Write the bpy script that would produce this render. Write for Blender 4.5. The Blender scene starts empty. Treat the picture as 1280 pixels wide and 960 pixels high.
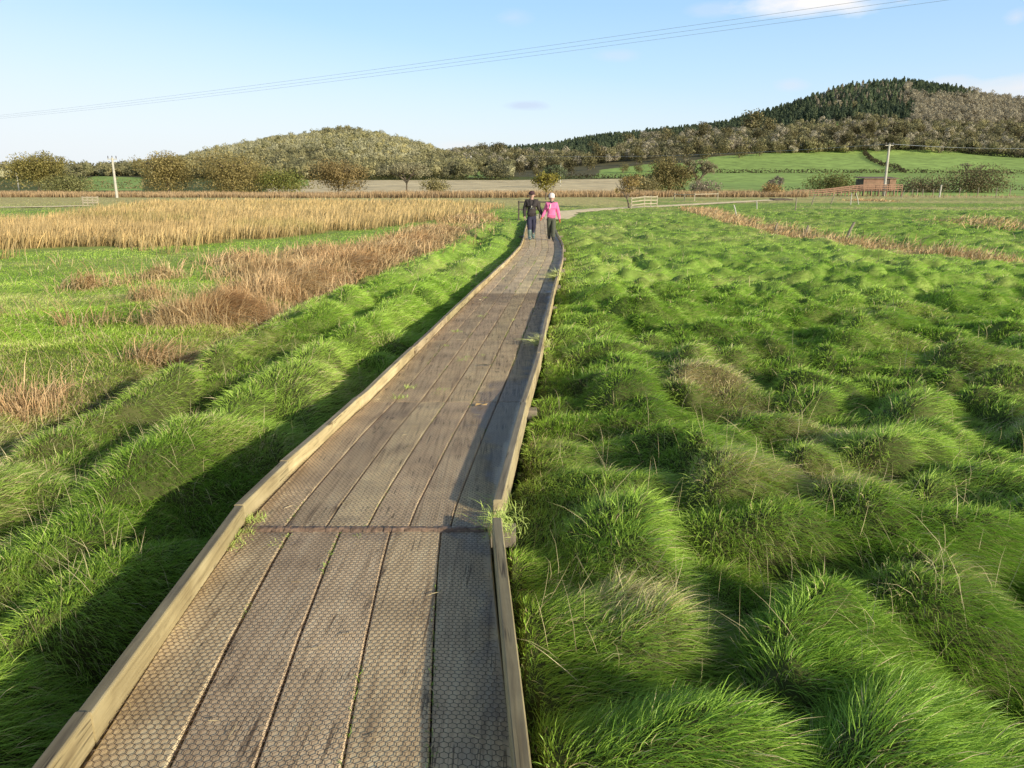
import bpy, math, random
import numpy as np
from mathutils import Vector

random.seed(7)
R0 = np.random.default_rng(11)
scene = bpy.context.scene
COL = scene.collection

# ------------------------------------------------------------------ camera numbers (metres; x right, y ahead, z up)
TH = math.atan(250 / 960); CT, ST = math.cos(TH), math.sin(TH); FP = 960.0; CZ = 2.2


def ray(px, py):
    d = (py - 480) / FP
    return (px - 640) / FP, CT - d * ST, -ST - d * CT


def at(px, py, z=0.0):
    """ground point (x, y) seen at a picture position, on the level z"""
    X, f, u = ray(px, py)
    Y = (z - CZ) / u * f
    return X / f * Y, Y


def at_y(px, py, Y):
    """point seen at a picture position, at distance Y ahead"""
    X, f, u = ray(px, py)
    return X / f * Y, Y, CZ + u / f * Y


def project(x, y, z):
    zc = y * CT - (z - CZ) * ST
    yc = -(z - CZ) * CT - y * ST
    zc = np.maximum(zc, 0.01)
    return 640 + FP * x / zc, 480 + FP * yc / zc


# ------------------------------------------------------------------ noise
def _hash(ix, iy, s):
    v = np.sin(ix * 127.1 + iy * 311.7 + s * 74.7) * 43758.5453
    return v - np.floor(v)


def vnoise(x, y, scale, s=0):
    x = np.asarray(x, float) / scale; y = np.asarray(y, float) / scale
    ix, iy = np.floor(x), np.floor(y)
    fx, fy = x - ix, y - iy
    fx = fx * fx * (3 - 2 * fx); fy = fy * fy * (3 - 2 * fy)
    a = _hash(ix, iy, s) * (1 - fx) + _hash(ix + 1, iy, s) * fx
    b = _hash(ix, iy + 1, s) * (1 - fx) + _hash(ix + 1, iy + 1, s) * fx
    return a * (1 - fy) + b * fy


def fbm(x, y, scale, s=0):
    return .55 * vnoise(x, y, scale, s) + .3 * vnoise(x, y, scale / 2.1, s + 5) + .15 * vnoise(x, y, scale / 4.3, s + 9)


def sstep(a, b, x):
    t = np.clip((np.asarray(x, float) - a) / (b - a), 0, 1)
    return t * t * (3 - 2 * t)


def cells(x, y, size, s, elong=.25):
    """rounded mounds: jittered cells, each its own size, height and direction"""
    x = np.asarray(x, float) / size; y = np.asarray(y, float) / size
    ix, iy = np.floor(x), np.floor(y)
    out = np.zeros_like(x)
    for dx in (-1, 0, 1):
        for dy in (-1, 0, 1):
            jx, jy = ix + dx, iy + dy
            cx = jx + .15 + .7 * _hash(jx, jy, s); cy = jy + .15 + .7 * _hash(jx, jy, s + 1)
            an = 3.1416 * _hash(jx, jy, s + 2); hh = .45 + .55 * _hash(jx, jy, s + 3)
            ra = (.54 + .28 * _hash(jx, jy, s + 4)); rb = ra * (1 - elong * .8 - .2 * _hash(jx, jy, s + 6))
            ca, sa = np.cos(an), np.sin(an)
            ux = (x - cx) * ca + (y - cy) * sa; uy = -(x - cx) * sa + (y - cy) * ca
            d = (ux / ra) ** 2 + (uy / rb) ** 2
            out = np.maximum(out, hh * np.clip(1 - d, 0, 1) ** .62)
    return out


def polydist(x, y, pts):
    """distance to a polyline"""
    best = np.full(np.shape(x), 1e9)
    for (ax, ay), (bx, by) in zip(pts, pts[1:]):
        vx, vy = bx - ax, by - ay
        t = np.clip(((x - ax) * vx + (y - ay) * vy) / (vx * vx + vy * vy + 1e-9), 0, 1)
        best = np.minimum(best, np.hypot(x - ax - t * vx, y - ay - t * vy))
    return best


def inpoly(x, y, P):
    x = np.asarray(x, float); y = np.asarray(y, float)
    r = np.zeros(x.shape, bool); n = len(P)
    for i in range(n):
        x1, y1 = P[i]; x2, y2 = P[(i + 1) % n]
        c = ((y1 > y) != (y2 > y)) & (x < (x2 - x1) * (y - y1) / (y2 - y1 + 1e-12) + x1)
        r ^= c
    return r


# ------------------------------------------------------------------ the line of the boardwalk
ZPY = [0, 1.84, 3.62, 6.6, 11.1, 28.7, 60]; ZPZ = [.66, .60, .50, .33, .28, .20, .20]
LY = [0, 1.83, 2.52, 3.31, 3.72, 4.48, 5.5, 6.78, 8.31, 11.08, 14.5, 19.4, 24.5, 28.8, 34.2, 41.3, 47]
LX = [-1.07, -1.23, -1.305, -1.368, -1.39, -1.375, -1.345, -1.26, -1.136, -.91, -.60, -.14, .28, .45, .60, .85, 1.05]
RY = [0, 1.73, 2.33, 3.04, 3.53, 3.84, 4.79, 6.5, 8.27, 9.38, 11.9, 14.4, 15.8, 18.5, 21.2, 24.8, 27.5, 31.7, 41.3, 47]
RX = [.13, .026, -.022, -.073, -.103, -.098, -.03, .10, .264, .347, .563, .76, .885, 1.13, 1.36, 1.60, 1.70, 1.80, 2.10, 2.28]


def zd(y): return np.interp(y, ZPY, ZPZ)
def XL(y): return np.interp(y, LY, LX)
def XR(y): return np.interp(y, RY, RX)


DITCH = [(-5.4, 1.5), at(0, 600), at(100, 535), at(200, 478), at(300, 415), at(400, 365), at(480, 330), at(560, 300), at(600, 280)]
FENCE_DITCH = [at(865, 262), at(930, 282), at(1000, 297), at(1080, 309), at(1160, 320), at(1280, 332), at(1420, 345)]
PATH_C = [(2.2, 47.5), at(700, 267), at(760, 262), at(830, 258.5), at(900, 254.5), at(985, 249.5)]
PATH_L = [at(-260, 262), at(-20, 260.5), at(60, 259.5), at(105, 258)]


def gh_exact(x, y):
    """height of the marsh floor (the grass roots)"""
    x = np.asarray(x, float); y = np.asarray(y, float)
    near = 1 - sstep(50, 62, y)
    left = XL(y) - x; right = x - XR(y)
    bank_r = np.clip(zd(y) - .17, .02, 1) * np.exp(-(np.maximum(right, 0) / 1.5) ** 2)
    bank_l = np.clip(zd(y) - .40, .0, 1) * np.exp(-(np.maximum(left, 0) / 1.0) ** 2)
    dd = polydist(x, y, DITCH)
    beyond = np.interp(y, [p[1] for p in DITCH], [p[0] for p in DITCH]) - x     # >0: left of the ditch
    flat_l = np.where((x < 0) & (y < 70), sstep(-.2, 1.2, beyond), 0)
    amp = (1 - .8 * flat_l) * (1 - .30 * sstep(10, 24, y)) * (1 - .5 * sstep(40, 90, y))
    wx = x + .5 * (fbm(x, y, .9, 101) - .5) + .16 * (vnoise(x, y, .28, 103) - .5); wy = y + .5 * (fbm(x, y, .9, 102) - .5) + .16 * (vnoise(x, y, .28, 104) - .5)
    wy = np.where(left > 0, wy * .5, wy)
    n1 = cells(wx, wy, .80, 3, .3); n2 = cells(wx + .37, wy + .21, .46, 13, .3); n3 = fbm(x, y, 4.0, 2)
    ml = np.where(left > 0, 1 - np.exp(-(left / .42) ** 2), 1.0)
    mr = np.where(right > 0, .35 + .65 * sstep(.1, 1.0, right), 1.0)
    z = amp * ml * mr * np.where(left > 0, .55, .88) * ((.29 + .24 * vnoise(x, y, 1.9, 105)) * n1 + .15 * n2 + .26 * (n3 - .45) + .11 * (vnoise(x, y, .33, 106) - .5))
    z = z + np.where(right > -.3, bank_r, np.where(left > -.3, bank_l, 0)) * near
    z = z - .24 * np.exp(-(dd / .38) ** 2) * (y < 60)
    lw = left + .35 * (vnoise(x, y, 1.7, 107) - .5)
    z = z + (.20 * np.exp(-((lw - 1.05) / .42) ** 2) + .20 * np.exp(-((lw - 2.15) / .45) ** 2) - .10 * np.exp(-((lw - 1.6) / .25) ** 2)) * (left > 0) * (y < 40) * (1 - flat_l)
    df = polydist(x, y, FENCE_DITCH)
    z = z - .18 * np.exp(-(df / .6) ** 2)
    pd = np.minimum(polydist(x, y, PATH_C), polydist(x, y, PATH_L))
    pm = 1 - sstep(.9, 2.2, pd)
    z = z * (1 - pm) + .03 * pm
    under = (left < .07) & (right < .07) & (y < 47.2)
    return np.where(under, np.minimum(z, zd(y) - .22), z)


class Grid:
    def __init__(s, x0, x1, y0, y1, d):
        s.x0, s.y0, s.d = x0, y0, d
        s.nx = int((x1 - x0) / d) + 1; s.ny = int((y1 - y0) / d) + 1
        X, Y = np.meshgrid(x0 + d * np.arange(s.nx), y0 + d * np.arange(s.ny))
        s.z = gh_exact(X, Y)

    def __call__(s, x, y):
        fx = np.clip((x - s.x0) / s.d, 0, s.nx - 1.001); fy = np.clip((y - s.y0) / s.d, 0, s.ny - 1.001)
        i = fx.astype(int); j = fy.astype(int); a = fx - i; b = fy - j
        return (s.z[j, i] * (1 - a) + s.z[j, i + 1] * a) * (1 - b) + (s.z[j + 1, i] * (1 - a) + s.z[j + 1, i + 1] * a) * b


G_NEAR = Grid(-19, 19, -1, 22, .05)
G_FAR = Grid(-130, 150, 20, 172, .3)


def gh(x, y):
    x = np.asarray(x, float); y = np.asarray(y, float)
    return np.where((y < 21.5) & (np.abs(x) < 19) & (y > -1), G_NEAR(x, y), np.where(y > 20, G_FAR(x, y), 0.05))


# ------------------------------------------------------------------ hills
SK_L = ([-900, -300, 0, 120, 180, 240, 280, 320, 360, 400, 430, 470, 500, 530, 560, 600, 640, 700, 900],
        [232, 226, 222, 218, 212, 202, 193, 184, 178, 173, 170, 174, 182, 191, 199, 211, 224, 231, 236])
SK_R = ([-900, 300, 500, 560, 600, 650, 700, 750, 800, 830, 870, 900, 950, 1000, 1040, 1080, 1120, 1160, 1200, 1230, 1280, 1400, 1600, 2000],
        [232, 226, 203, 196, 190, 189, 185, 176, 172, 168, 165, 159, 146, 129, 115, 109, 106, 111, 119, 128, 136, 140, 160, 190])
SK_F = ([-900, 0, 60, 130, 200, 280, 400, 2200], [214, 212, 210, 212, 213, 214, 224, 226])


def tan_at(px, py):
    X, f, u = ray(px, py)
    return u / f


_pxs = np.linspace(-900, 2200, 1500)
def _sky(sk):
    ys = np.interp(_pxs, *sk)
    return np.array([tan_at(a, b) for a, b in zip(_pxs, ys)])
_uu = (_pxs - 640) / FP / 1.035
T_L, T_R, T_F = _sky(SK_L), _sky(SK_R), _sky(SK_F)


def prof(Y, ks):
    """piecewise-linear profile whose knots' heights may vary along u; eased a little"""
    z = np.zeros_like(Y)
    for (ya, za), (yb, zb) in zip(ks, ks[1:]):
        t = np.clip((Y - ya) / (yb - ya), 0, 1)
        z = np.where((Y >= ya), za + (zb - za) * t, z)
    return z


def hz(x, y):
    x = np.asarray(x, float); y = np.maximum(np.asarray(y, float), 1)
    u = x / y
    zl = CZ + 800 * np.interp(u, _uu, T_L); zr = CZ + 1000 * np.interp(u, _uu, T_R); zf = CZ + 2000 * np.interp(u, _uu, T_F)
    px = 640 + FP * u * 1.035
    mid = np.interp(px, [560, 640, 890, 1300], [8, 10, 22.8, 22.0])
    Rz = prof(y, [(165, 0), (330, 2.6), (430, np.interp(px, [560, 890], [5, 8.2])), (560, mid), (1000, zr), (1500, zr * .75), (2500, zr * .2)])
    Lz = prof(y, [(165, 0), (330, 2.4), (430, 6), (800, zl), (1150, zl * .8), (1900, 0)])
    Fz = prof(y, [(165, 0), (600, 6), (1300, 10), (2000, zf), (2500, zf * .8)])
    z = np.maximum(np.maximum(Rz, Lz), Fz)
    bump = (fbm(x, y, 90, 21) - .5) * 9 * sstep(450, 700, y)
    return z + bump * .6


# ------------------------------------------------------------------ materials
def mat(name):
    m = bpy.data.materials.new(name); m.use_nodes = True
    nt = m.node_tree; nt.nodes.clear()
    out = nt.nodes.new('ShaderNodeOutputMaterial')
    return m, nt, out


def node(nt, t, **kw):
    n = nt.nodes.new(t)
    for k, v in kw.items():
        if k in n.inputs.keys(): n.inputs[k].default_value = v
        else: setattr(n, k, v)
    return n


def ramp(nt, stops):
    r = nt.nodes.new('ShaderNodeValToRGB')
    e = r.color_ramp.elements
    while len(e) < len(stops): e.new(.5)
    for q, (p, c) in zip(e, stops):
        q.position = p; q.color = (*c, 1) if len(c) == 3 else c
    return r


def plain(name, col, rough=.7, var=.18, scale=8, metal=0, bump=.0):
    m, nt, out = mat(name)
    b = node(nt, 'ShaderNodeBsdfPrincipled', Roughness=rough, Metallic=metal)
    tc = node(nt, 'ShaderNodeTexCoord'); nz = node(nt, 'ShaderNodeTexNoise', Scale=scale, Detail=5.0)
    nt.links.new(tc.outputs['Object'], nz.inputs['Vector'])
    r = ramp(nt, [(.3, tuple(c * (1 - var) for c in col)), (.7, tuple(c * (1 + var) for c in col))])
    nt.links.new(nz.outputs['Fac'], r.inputs[0]); nt.links.new(r.outputs[0], b.inputs['Base Color'])
    if bump:
        bp = node(nt, 'ShaderNodeBump', Strength=bump, Distance=.01)
        nt.links.new(nz.outputs['Fac'], bp.inputs['Height']); nt.links.new(bp.outputs[0], b.inputs['Normal'])
    nt.links.new(b.outputs[0], out.inputs[0])
    return m


def blade_mat(name, trans=.35, gloss=.05):
    m, nt, out = mat(name)
    a = node(nt, 'ShaderNodeAttribute', attribute_name='col')
    d = node(nt, 'ShaderNodeBsdfDiffuse'); t = node(nt, 'ShaderNodeBsdfTranslucent')
    g = node(nt, 'ShaderNodeBsdfGlossy', Roughness=.45)
    m1 = node(nt, 'ShaderNodeMixShader', Fac=trans); m2 = node(nt, 'ShaderNodeMixShader', Fac=gloss)
    nt.links.new(a.outputs['Color'], d.inputs['Color']); nt.links.new(a.outputs['Color'], t.inputs['Color'])
    nt.links.new(d.outputs[0], m1.inputs[1]); nt.links.new(t.outputs[0], m1.inputs[2])
    nt.links.new(m1.outputs[0], m2.inputs[1]); nt.links.new(g.outputs[0], m2.inputs[2])
    nt.links.new(m2.outputs[0], out.inputs[0])
    return m


def attr_mat(name, rough=.9, detail=None):
    m, nt, out = mat(name)
    a = node(nt, 'ShaderNodeAttribute', attribute_name='col')
    b = node(nt, 'ShaderNodeBsdfPrincipled', Roughness=rough)
    b.inputs['Specular IOR Level'].default_value = .15
    src = a.outputs['Color']
    if detail:
        ge = node(nt, 'ShaderNodeNewGeometry'); nz = node(nt, 'ShaderNodeTexNoise', Scale=detail, Detail=8.0, Roughness=.65)
        nt.links.new(ge.outputs['Position'], nz.inputs['Vector'])
        r = ramp(nt, [(.3, (.6, .6, .6)), (.7, (1.35, 1.35, 1.3))])
        mx = node(nt, 'ShaderNodeMix', data_type='RGBA', blend_type='MULTIPLY'); mx.inputs[0].default_value = 1
        nt.links.new(nz.outputs['Fac'], r.inputs[0]); nt.links.new(src, mx.inputs[6]); nt.links.new(r.outputs[0], mx.inputs[7])
        src = mx.outputs[2]
    nt.links.new(src, b.inputs['Base Color']); nt.links.new(b.outputs[0], out.inputs[0])
    return m


M = {}
M['grass'] = blade_mat('grass_blades', .22, .03)
M['reed'] = blade_mat('reed_stalks', .12, .02)
M['leaf'] = blade_mat('tree_leaves', .25, .01); M['wood'] = blade_mat('wood_canopy', .42, .0)
M['ground'] = attr_mat('marsh_soil', .95, 3.0)
M['hill'] = attr_mat('hill_fields', .95, .15)
M['bark'] = plain('tree_bark', (.15, .12, .085), .9, .3, 3)
M['post'] = plain('weathered_post_wood', (.26, .22, .16), .85, .3, 6)
M['pale_post'] = plain('pale_pole_wood', (.52, .49, .40), .8, .15, 3)
M['rail_brown'] = plain('brown_stained_rail', (.33, .19, .12), .8, .25, 4)
M['dark_rail'] = plain('dark_handrail_wood', (.09, .075, .055), .8, .3, 5)
M['pale_rail'] = plain('pale_gate_wood', (.42, .36, .25), .8, .2, 4)
M['wire'] = plain('power_cable_metal', (.42, .47, .53), .5, .05, 1, .1)
M['netting'] = plain('rusty_galvanised_wire', (.15, .10, .072), .8, .35, 30, 0)
M['white'] = plain('white_render', (.75, .73, .68), .8, .05, 1)
M['slate'] = plain('slate_roof', (.12, .12, .13), .7, .2, 2)
M['ceramic'] = plain('brown_insulator', (.08, .06, .05), .3, .1, 2)


def plank_mat(name, c_dark, c_mid, c_light, wet=False, grain=1.0):
    m, nt, out = mat(name)
    L = nt.links.new
    b = node(nt, 'ShaderNodeBsdfPrincipled')
    uv = node(nt, 'ShaderNodeUVMap', uv_map='UVMap')
    mp = node(nt, 'ShaderNodeMapping'); mp.inputs['Scale'].default_value = (38 * grain, 1.6, 1)
    n1 = node(nt, 'ShaderNodeTexNoise', Scale=1.0, Detail=8.0, Roughness=.65, Distortion=.6)
    L(uv.outputs[0], mp.inputs[0]); L(mp.outputs[0], n1.inputs['Vector'])
    n2 = node(nt, 'ShaderNodeTexNoise', Scale=2.3, Detail=6.0, Roughness=.6)
    L(uv.outputs[0], n2.inputs['Vector'])
    mp3 = node(nt, 'ShaderNodeMapping'); mp3.inputs['Scale'].default_value = (16, 1.1, 1)
    n3 = node(nt, 'ShaderNodeTexNoise', Scale=1.0, Detail=3.0); L(uv.outputs[0], mp3.inputs[0]); L(mp3.outputs[0], n3.inputs['Vector'])
    r1 = ramp(nt, [(.28, c_dark), (.5, c_mid), (.74, c_light)])
    L(n1.outputs['Fac'], r1.inputs[0])
    r2 = ramp(nt, [(.32, (.72, .69, .66)), (.62, (1.1, 1.1, 1.1))])
    L(n2.outputs['Fac'], r2.inputs[0])
    r3 = ramp(nt, [(.28, (.52, .48, .46)), (.40, (1, 1, 1))]); L(n3.outputs['Fac'], r3.inputs[0])
    mp4 = node(nt, 'ShaderNodeMapping'); mp4.inputs['Scale'].default_value = (23, .55, 1)
    n4 = node(nt, 'ShaderNodeTexNoise', Scale=1.0, Detail=2.0, Distortion=.3); L(uv.outputs[0], mp4.inputs[0]); L(mp4.outputs[0], n4.inputs['Vector'])
    r4 = ramp(nt, [(.482, (1, 1, 1)), (.497, (.30, .27, .25)), (.503, (.30, .27, .25)), (.518, (1, 1, 1))]); L(n4.outputs['Fac'], r4.inputs[0])
    n5 = node(nt, 'ShaderNodeTexNoise', Scale=3.5, Detail=3.0); L(uv.outputs[0], n5.inputs['Vector'])
    g5 = ramp(nt, [(.50, (1, 1, 1)), (.62, (0, 0, 0))]); L(n5.outputs['Fac'], g5.inputs[0])
    c4 = node(nt, 'ShaderNodeMix', data_type='RGBA', blend_type='LIGHTEN'); c4.inputs[0].default_value = 1; L(r4.outputs[0], c4.inputs[6]); L(g5.outputs[0], c4.inputs[7])
    a = node(nt, 'ShaderNodeAttribute', attribute_name='col')
    cur = r1.outputs[0]
    for s in (c4.outputs[2], r2.outputs[0], r3.outputs[0], a.outputs['Color']):
        mx = node(nt, 'ShaderNodeMix', data_type='RGBA', blend_type='MULTIPLY'); mx.inputs[0].default_value = 1
        L(cur, mx.inputs[6]); L(s, mx.inputs[7]); cur = mx.outputs[2]
    rough = ramp(nt, [(.3, (.6, .6, .6)), (.7, (.85, .85, .85))]); L(n2.outputs['Fac'], rough.inputs[0])
    rs = rough.outputs[0]
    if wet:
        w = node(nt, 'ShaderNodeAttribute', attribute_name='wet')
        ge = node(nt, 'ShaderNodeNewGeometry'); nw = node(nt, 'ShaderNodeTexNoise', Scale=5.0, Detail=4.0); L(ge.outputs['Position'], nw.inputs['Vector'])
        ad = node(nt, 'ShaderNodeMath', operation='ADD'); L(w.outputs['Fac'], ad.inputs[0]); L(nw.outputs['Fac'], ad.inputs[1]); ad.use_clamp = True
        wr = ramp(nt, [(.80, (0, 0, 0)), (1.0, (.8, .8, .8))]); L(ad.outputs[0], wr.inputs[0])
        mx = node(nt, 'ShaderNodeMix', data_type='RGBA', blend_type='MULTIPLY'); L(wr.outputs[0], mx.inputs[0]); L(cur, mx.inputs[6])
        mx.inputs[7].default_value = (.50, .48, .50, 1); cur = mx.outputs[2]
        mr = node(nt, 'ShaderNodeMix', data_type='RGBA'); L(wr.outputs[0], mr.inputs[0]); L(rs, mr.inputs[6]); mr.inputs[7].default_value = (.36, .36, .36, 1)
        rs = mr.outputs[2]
    L(cur, b.inputs['Base Color']); L(rs, b.inputs['Roughness'])
    bp = node(nt, 'ShaderNodeBump', Strength=.5, Distance=.004); L(n1.outputs['Fac'], bp.inputs['Height']); L(bp.outputs[0], b.inputs['Normal'])
    L(b.outputs[0], out.inputs[0])
    return m


M['deck'] = plank_mat('worn_deck_boards', (.54, .395, .215), (.92, .695, .39), (1.0, .83, .50), wet=True)
M['kerb'] = plank_mat('weathered_edge_timber', (.36, .28, .155), (.62, .50, .28), (.74, .62, .39), grain=.8)


# ------------------------------------------------------------------ mesh helpers
def mesh_np(name, V, faces, cols=None, smooth=False):
    """faces: list of int arrays (n,k)"""
    me = bpy.data.meshes.new(name)
    V = np.ascontiguousarray(V, dtype=np.float32).reshape(-1, 3)
    me.vertices.add(len(V)); me.vertices.foreach_set('co', V.ravel())
    li = np.concatenate([f.ravel() for f in faces]).astype(np.int32)
    tot = np.concatenate([np.full(len(f), f.shape[1]) for f in faces]).astype(np.int32)
    st = np.concatenate([[0], np.cumsum(tot)[:-1]]).astype(np.int32)
    me.loops.add(len(li)); me.loops.foreach_set('vertex_index', li)
    me.polygons.add(len(tot)); me.polygons.foreach_set('loop_start', st)
    try: me.polygons.foreach_set('loop_total', tot)
    except Exception: pass
    me.update(calc_edges=True)
    if cols is not None:
        c = np.ones((len(V), 4), np.float32); c[:, :3] = np.asarray(cols, np.float32).reshape(-1, 3)
        ca = me.color_attributes.new('col', 'FLOAT_COLOR', 'POINT'); ca.data.foreach_set('color', c.ravel())
    if smooth: me.polygons.foreach_set('use_smooth', np.ones(len(tot), bool))
    return me


def link(name, me, m, parent=None):
    o = bpy.data.objects.new(name, me); COL.objects.link(o)
    if m is not None and not me.materials: me.materials.append(m)
    if parent is not None: o.parent = parent
    return o


def tag(o, label=None, cat=None, group=None, kind=None):
    if label: o['label'] = label
    if cat: o['category'] = cat
    if group: o['group'] = group
    if kind: o['kind'] = kind
    return o


def empty(name, loc=(0, 0, 0), rz=0):
    o = bpy.data.objects.new(name, None); COL.objects.link(o)
    o.location = loc; o.rotation_euler = (0, 0, rz); o.empty_display_size = .2
    return o


def copy_tree(o, parent=None):
    c = o.copy(); COL.objects.link(c)
    if parent is not None: c.parent = parent
    for ch in list(o.children): copy_tree(ch, c)
    return c


class MB:
    """collects boxes, tubes and quads into ONE mesh"""
    def __init__(s): s.v = []; s.f = []

    def add(s, V, F):
        n = len(s.v); s.v += [tuple(map(float, p)) for p in V]; s.f += [tuple(i + n for i in f) for f in F]

    def hexa(s, P):
        s.add(P, [(0, 3, 2, 1), (4, 5, 6, 7), (0, 1, 5, 4), (1, 2, 6, 5), (2, 3, 7, 6), (3, 0, 4, 7)])

    def box(s, c, d, rz=0, tilt=(0, 0)):
        cs, sn = math.cos(rz), math.sin(rz); P = []
        for z in (-.5, .5):
            for x, y in ((-.5, -.5), (.5, -.5), (.5, .5), (-.5, .5)):
                lx, ly, lz = x * d[0], y * d[1], z * d[2]
                gx = lx * cs - ly * sn + tilt[0] * lz; gy = lx * sn + ly * cs + tilt[1] * lz
                P.append((c[0] + gx, c[1] + gy, c[2] + lz))
        s.hexa(P)

    def bar(s, a, b, w, h, up=(0, 0, 1)):
        a, b, up = Vector(a), Vector(b), Vector(up)
        d = (b - a).normalized(); sd = d.cross(up).normalized() * w / 2; u = sd.cross(d).normalized() * h / 2
        P = [a - sd - u, a + sd - u, b + sd - u, b - sd - u, a - sd + u, a + sd + u, b + sd + u, b - sd + u]
        s.hexa(P)

    def tube(s, pts, rad, n=8, cap=True):
        pts = [Vector(p) for p in pts]; V = []; F = []
        ref = Vector((.3, .9, .1))
        for i, p in enumerate(pts):
            d = (pts[min(i + 1, len(pts) - 1)] - pts[max(i - 1, 0)]).normalized()
            a = d.cross(ref)
            if a.length < .1: a = d.cross(Vector((1, 0, 0)))
            a.normalize(); b = d.cross(a)
            r = rad[i] if hasattr(rad, '__len__') else rad
            for k in range(n):
                t = 2 * math.pi * k / n
                V.append(p + a * math.cos(t) * r + b * math.sin(t) * r)
        for i in range(len(pts) - 1):
            for k in range(n):
                F.append((i * n + k, i * n + (k + 1) % n, (i + 1) * n + (k + 1) % n, (i + 1) * n + k))
        if cap:
            F.append(tuple(range(n - 1, -1, -1))); F.append(tuple((len(pts) - 1) * n + k for k in range(n)))
        s.add(V, F)

    def build(s, name, m, parent=None, bevel=0, smooth=False):
        me = bpy.data.meshes.new(name); me.from_pydata(s.v, [], s.f); me.update()
        if smooth: me.polygons.foreach_set('use_smooth', np.ones(len(me.polygons), bool))
        o = link(name, me, m, parent)
        if bevel:
            b = o.modifiers.new('bevel', 'BEVEL'); b.width = bevel; b.segments = 2; b.limit_method = 'ANGLE'
        return o


# ------------------------------------------------------------------ blades of grass, reed, straw
def blades(root, up, lean, length, width, col_root, col_tip, seg=3, droop=.5, rng=R0):
    """root (n,3); up (n,3) first direction; lean (n,3) direction it falls to"""
    n = len(root)
    t = np.linspace(0, 1, seg + 1)
    side = np.cross(up, lean + rng.normal(0, .55, (n, 3))); side /= np.linalg.norm(side, axis=1, keepdims=True) + 1e-9
    V = np.zeros((n, 2 * seg + 1, 3)); C = np.zeros((n, 2 * seg + 1, 3))
    for i, tt in enumerate(t):
        p = root + up * (length * tt * (1 - .42 * droop * tt))[:, None] + lean * (length * droop * tt * tt)[:, None]
        p[:, 2] -= length * droop * .22 * tt ** 3
        w = width * (1 - tt ** 1.6) * .5 * (.75 + .5 * min(1, tt * 3))
        c = col_root * (1 - tt) + col_tip * tt
        if i < seg:
            V[:, 2 * i] = p - side * w[:, None]; V[:, 2 * i + 1] = p + side * w[:, None]
            C[:, 2 * i] = c; C[:, 2 * i + 1] = c
        else:
            V[:, 2 * i] = p; C[:, 2 * i] = c
    k = 2 * seg + 1
    base = (np.arange(n) * k)[:, None]
    quads = [base + np.array([2 * i, 2 * i + 1, 2 * i + 3, 2 * i + 2]) for i in range(seg - 1)]
    tri = base + np.array([2 * seg - 2, 2 * seg - 1, 2 * seg])
    return V.reshape(-1, 3), (np.concatenate(quads) if quads else np.zeros((0, 4), int)), tri, C.reshape(-1, 3)


class Blades:
    def __init__(s): s.V = []; s.Q = []; s.T = []; s.C = []; s.n = 0

    def add(s, res):
        V, Q, T, C = res
        s.V.append(V); s.C.append(C); s.Q.append(Q + s.n); s.T.append(T + s.n); s.n += len(V)

    def build(s, name, m, parent=None):
        Q = np.concatenate(s.Q); T = np.concatenate(s.T)
        fs = ([Q] if len(Q) else []) + [T]
        return link(name, mesh_np(name, np.concatenate(s.V), fs, np.concatenate(s.C)), m, parent)


def gnormal(x, y, e=.06):
    dx = (gh(x + e, y) - gh(x - e, y)) / (2 * e); dy = (gh(x, y + e) - gh(x, y - e)) / (2 * e)
    n = np.stack([-dx, -dy, np.ones_like(dx)], 1)
    return n / np.linalg.norm(n, axis=1, keepdims=True)


def mixc(a, b, t): return np.asarray(a) * (1 - t[:, None]) + np.asarray(b) * t[:, None]


GREEN_D = np.array([.22, .43, .045]); GREEN_M = np.array([.42, .67, .085]); GREEN_L = np.array([.68, .83, .22])
STRAW = np.array([.90, .76, .43]); STRAW_D = np.array([.76, .64, .34]); RUST = np.array([.76, .46, .22]); REED = np.array([.94, .65, .28])

STRAW_SPOTS = [(*at(885, 515), .6, 1.2), (*at(940, 545), .45, .7), (*at(790, 880), .4, .9), (*at(1010, 690), .5, .85), (*at(900, 690), .4, .75),
               (*at(1010, 590), .5, .75), (*at(690, 610), .35, .55), (*at(760, 590), .3, .5), (*at(1050, 640), .3, .7), (*at(1265, 570), .4, .6),
               (*at(1180, 820), .25, .35), (*at(745, 640), .3, .5), (*at(640, 500), .35, .4), (*at(700, 470), .4, .4), (*at(860, 400), .6, .35),
               (*at(780, 330), 1.1, .5), (*at(740, 290), 2.0, .6), (*at(800, 285), 2.2, .4), (*at(480, 440), .35, .5), (*at(330, 495), .3, .55), (*at(215, 580), .2, .5),
               (*at(20, 740), .25, .45), (*at(40, 520), .35, .8), (*at(120, 370), .6, .3)]


def straw_amount(x, y):
    s = .06 + .20 * sstep(.56, .76, fbm(x, y, 1.7, 31)) + .22 * sstep(.55, .72, fbm(x, y, 7.0, 33)) * sstep(14, 34, y)
    for sx, sy, r, a in STRAW_SPOTS:
        s = s + a * a * np.exp(-((x - sx) ** 2 + (y - sy) ** 2) / (.62 * r) ** 2)
    # the far right of the meadow is bleached in broad bands
    s = s + .55 * sstep(.46, .62, vnoise(x * .35, y, 14, 37)) * sstep(45, 70, y) * (x > 5)
    df = polydist(x, y, FENCE_DITCH); s = s + .8 * np.exp(-(df / .9) ** 2)
    dd = polydist(x, y, DITCH); s = s + .35 * np.exp(-(dd / .8) ** 2) * (y < 60)
    s = s + .15 * ((x < -4) & (y < 40)) * sstep(.45, .65, fbm(x * .6, y, 2.2, 41))
    s = s + .75 * sstep(60, 85, y) * (x < 14) + .45 * sstep(80, 120, y)
    return np.clip(s, 0, 1)


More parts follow.
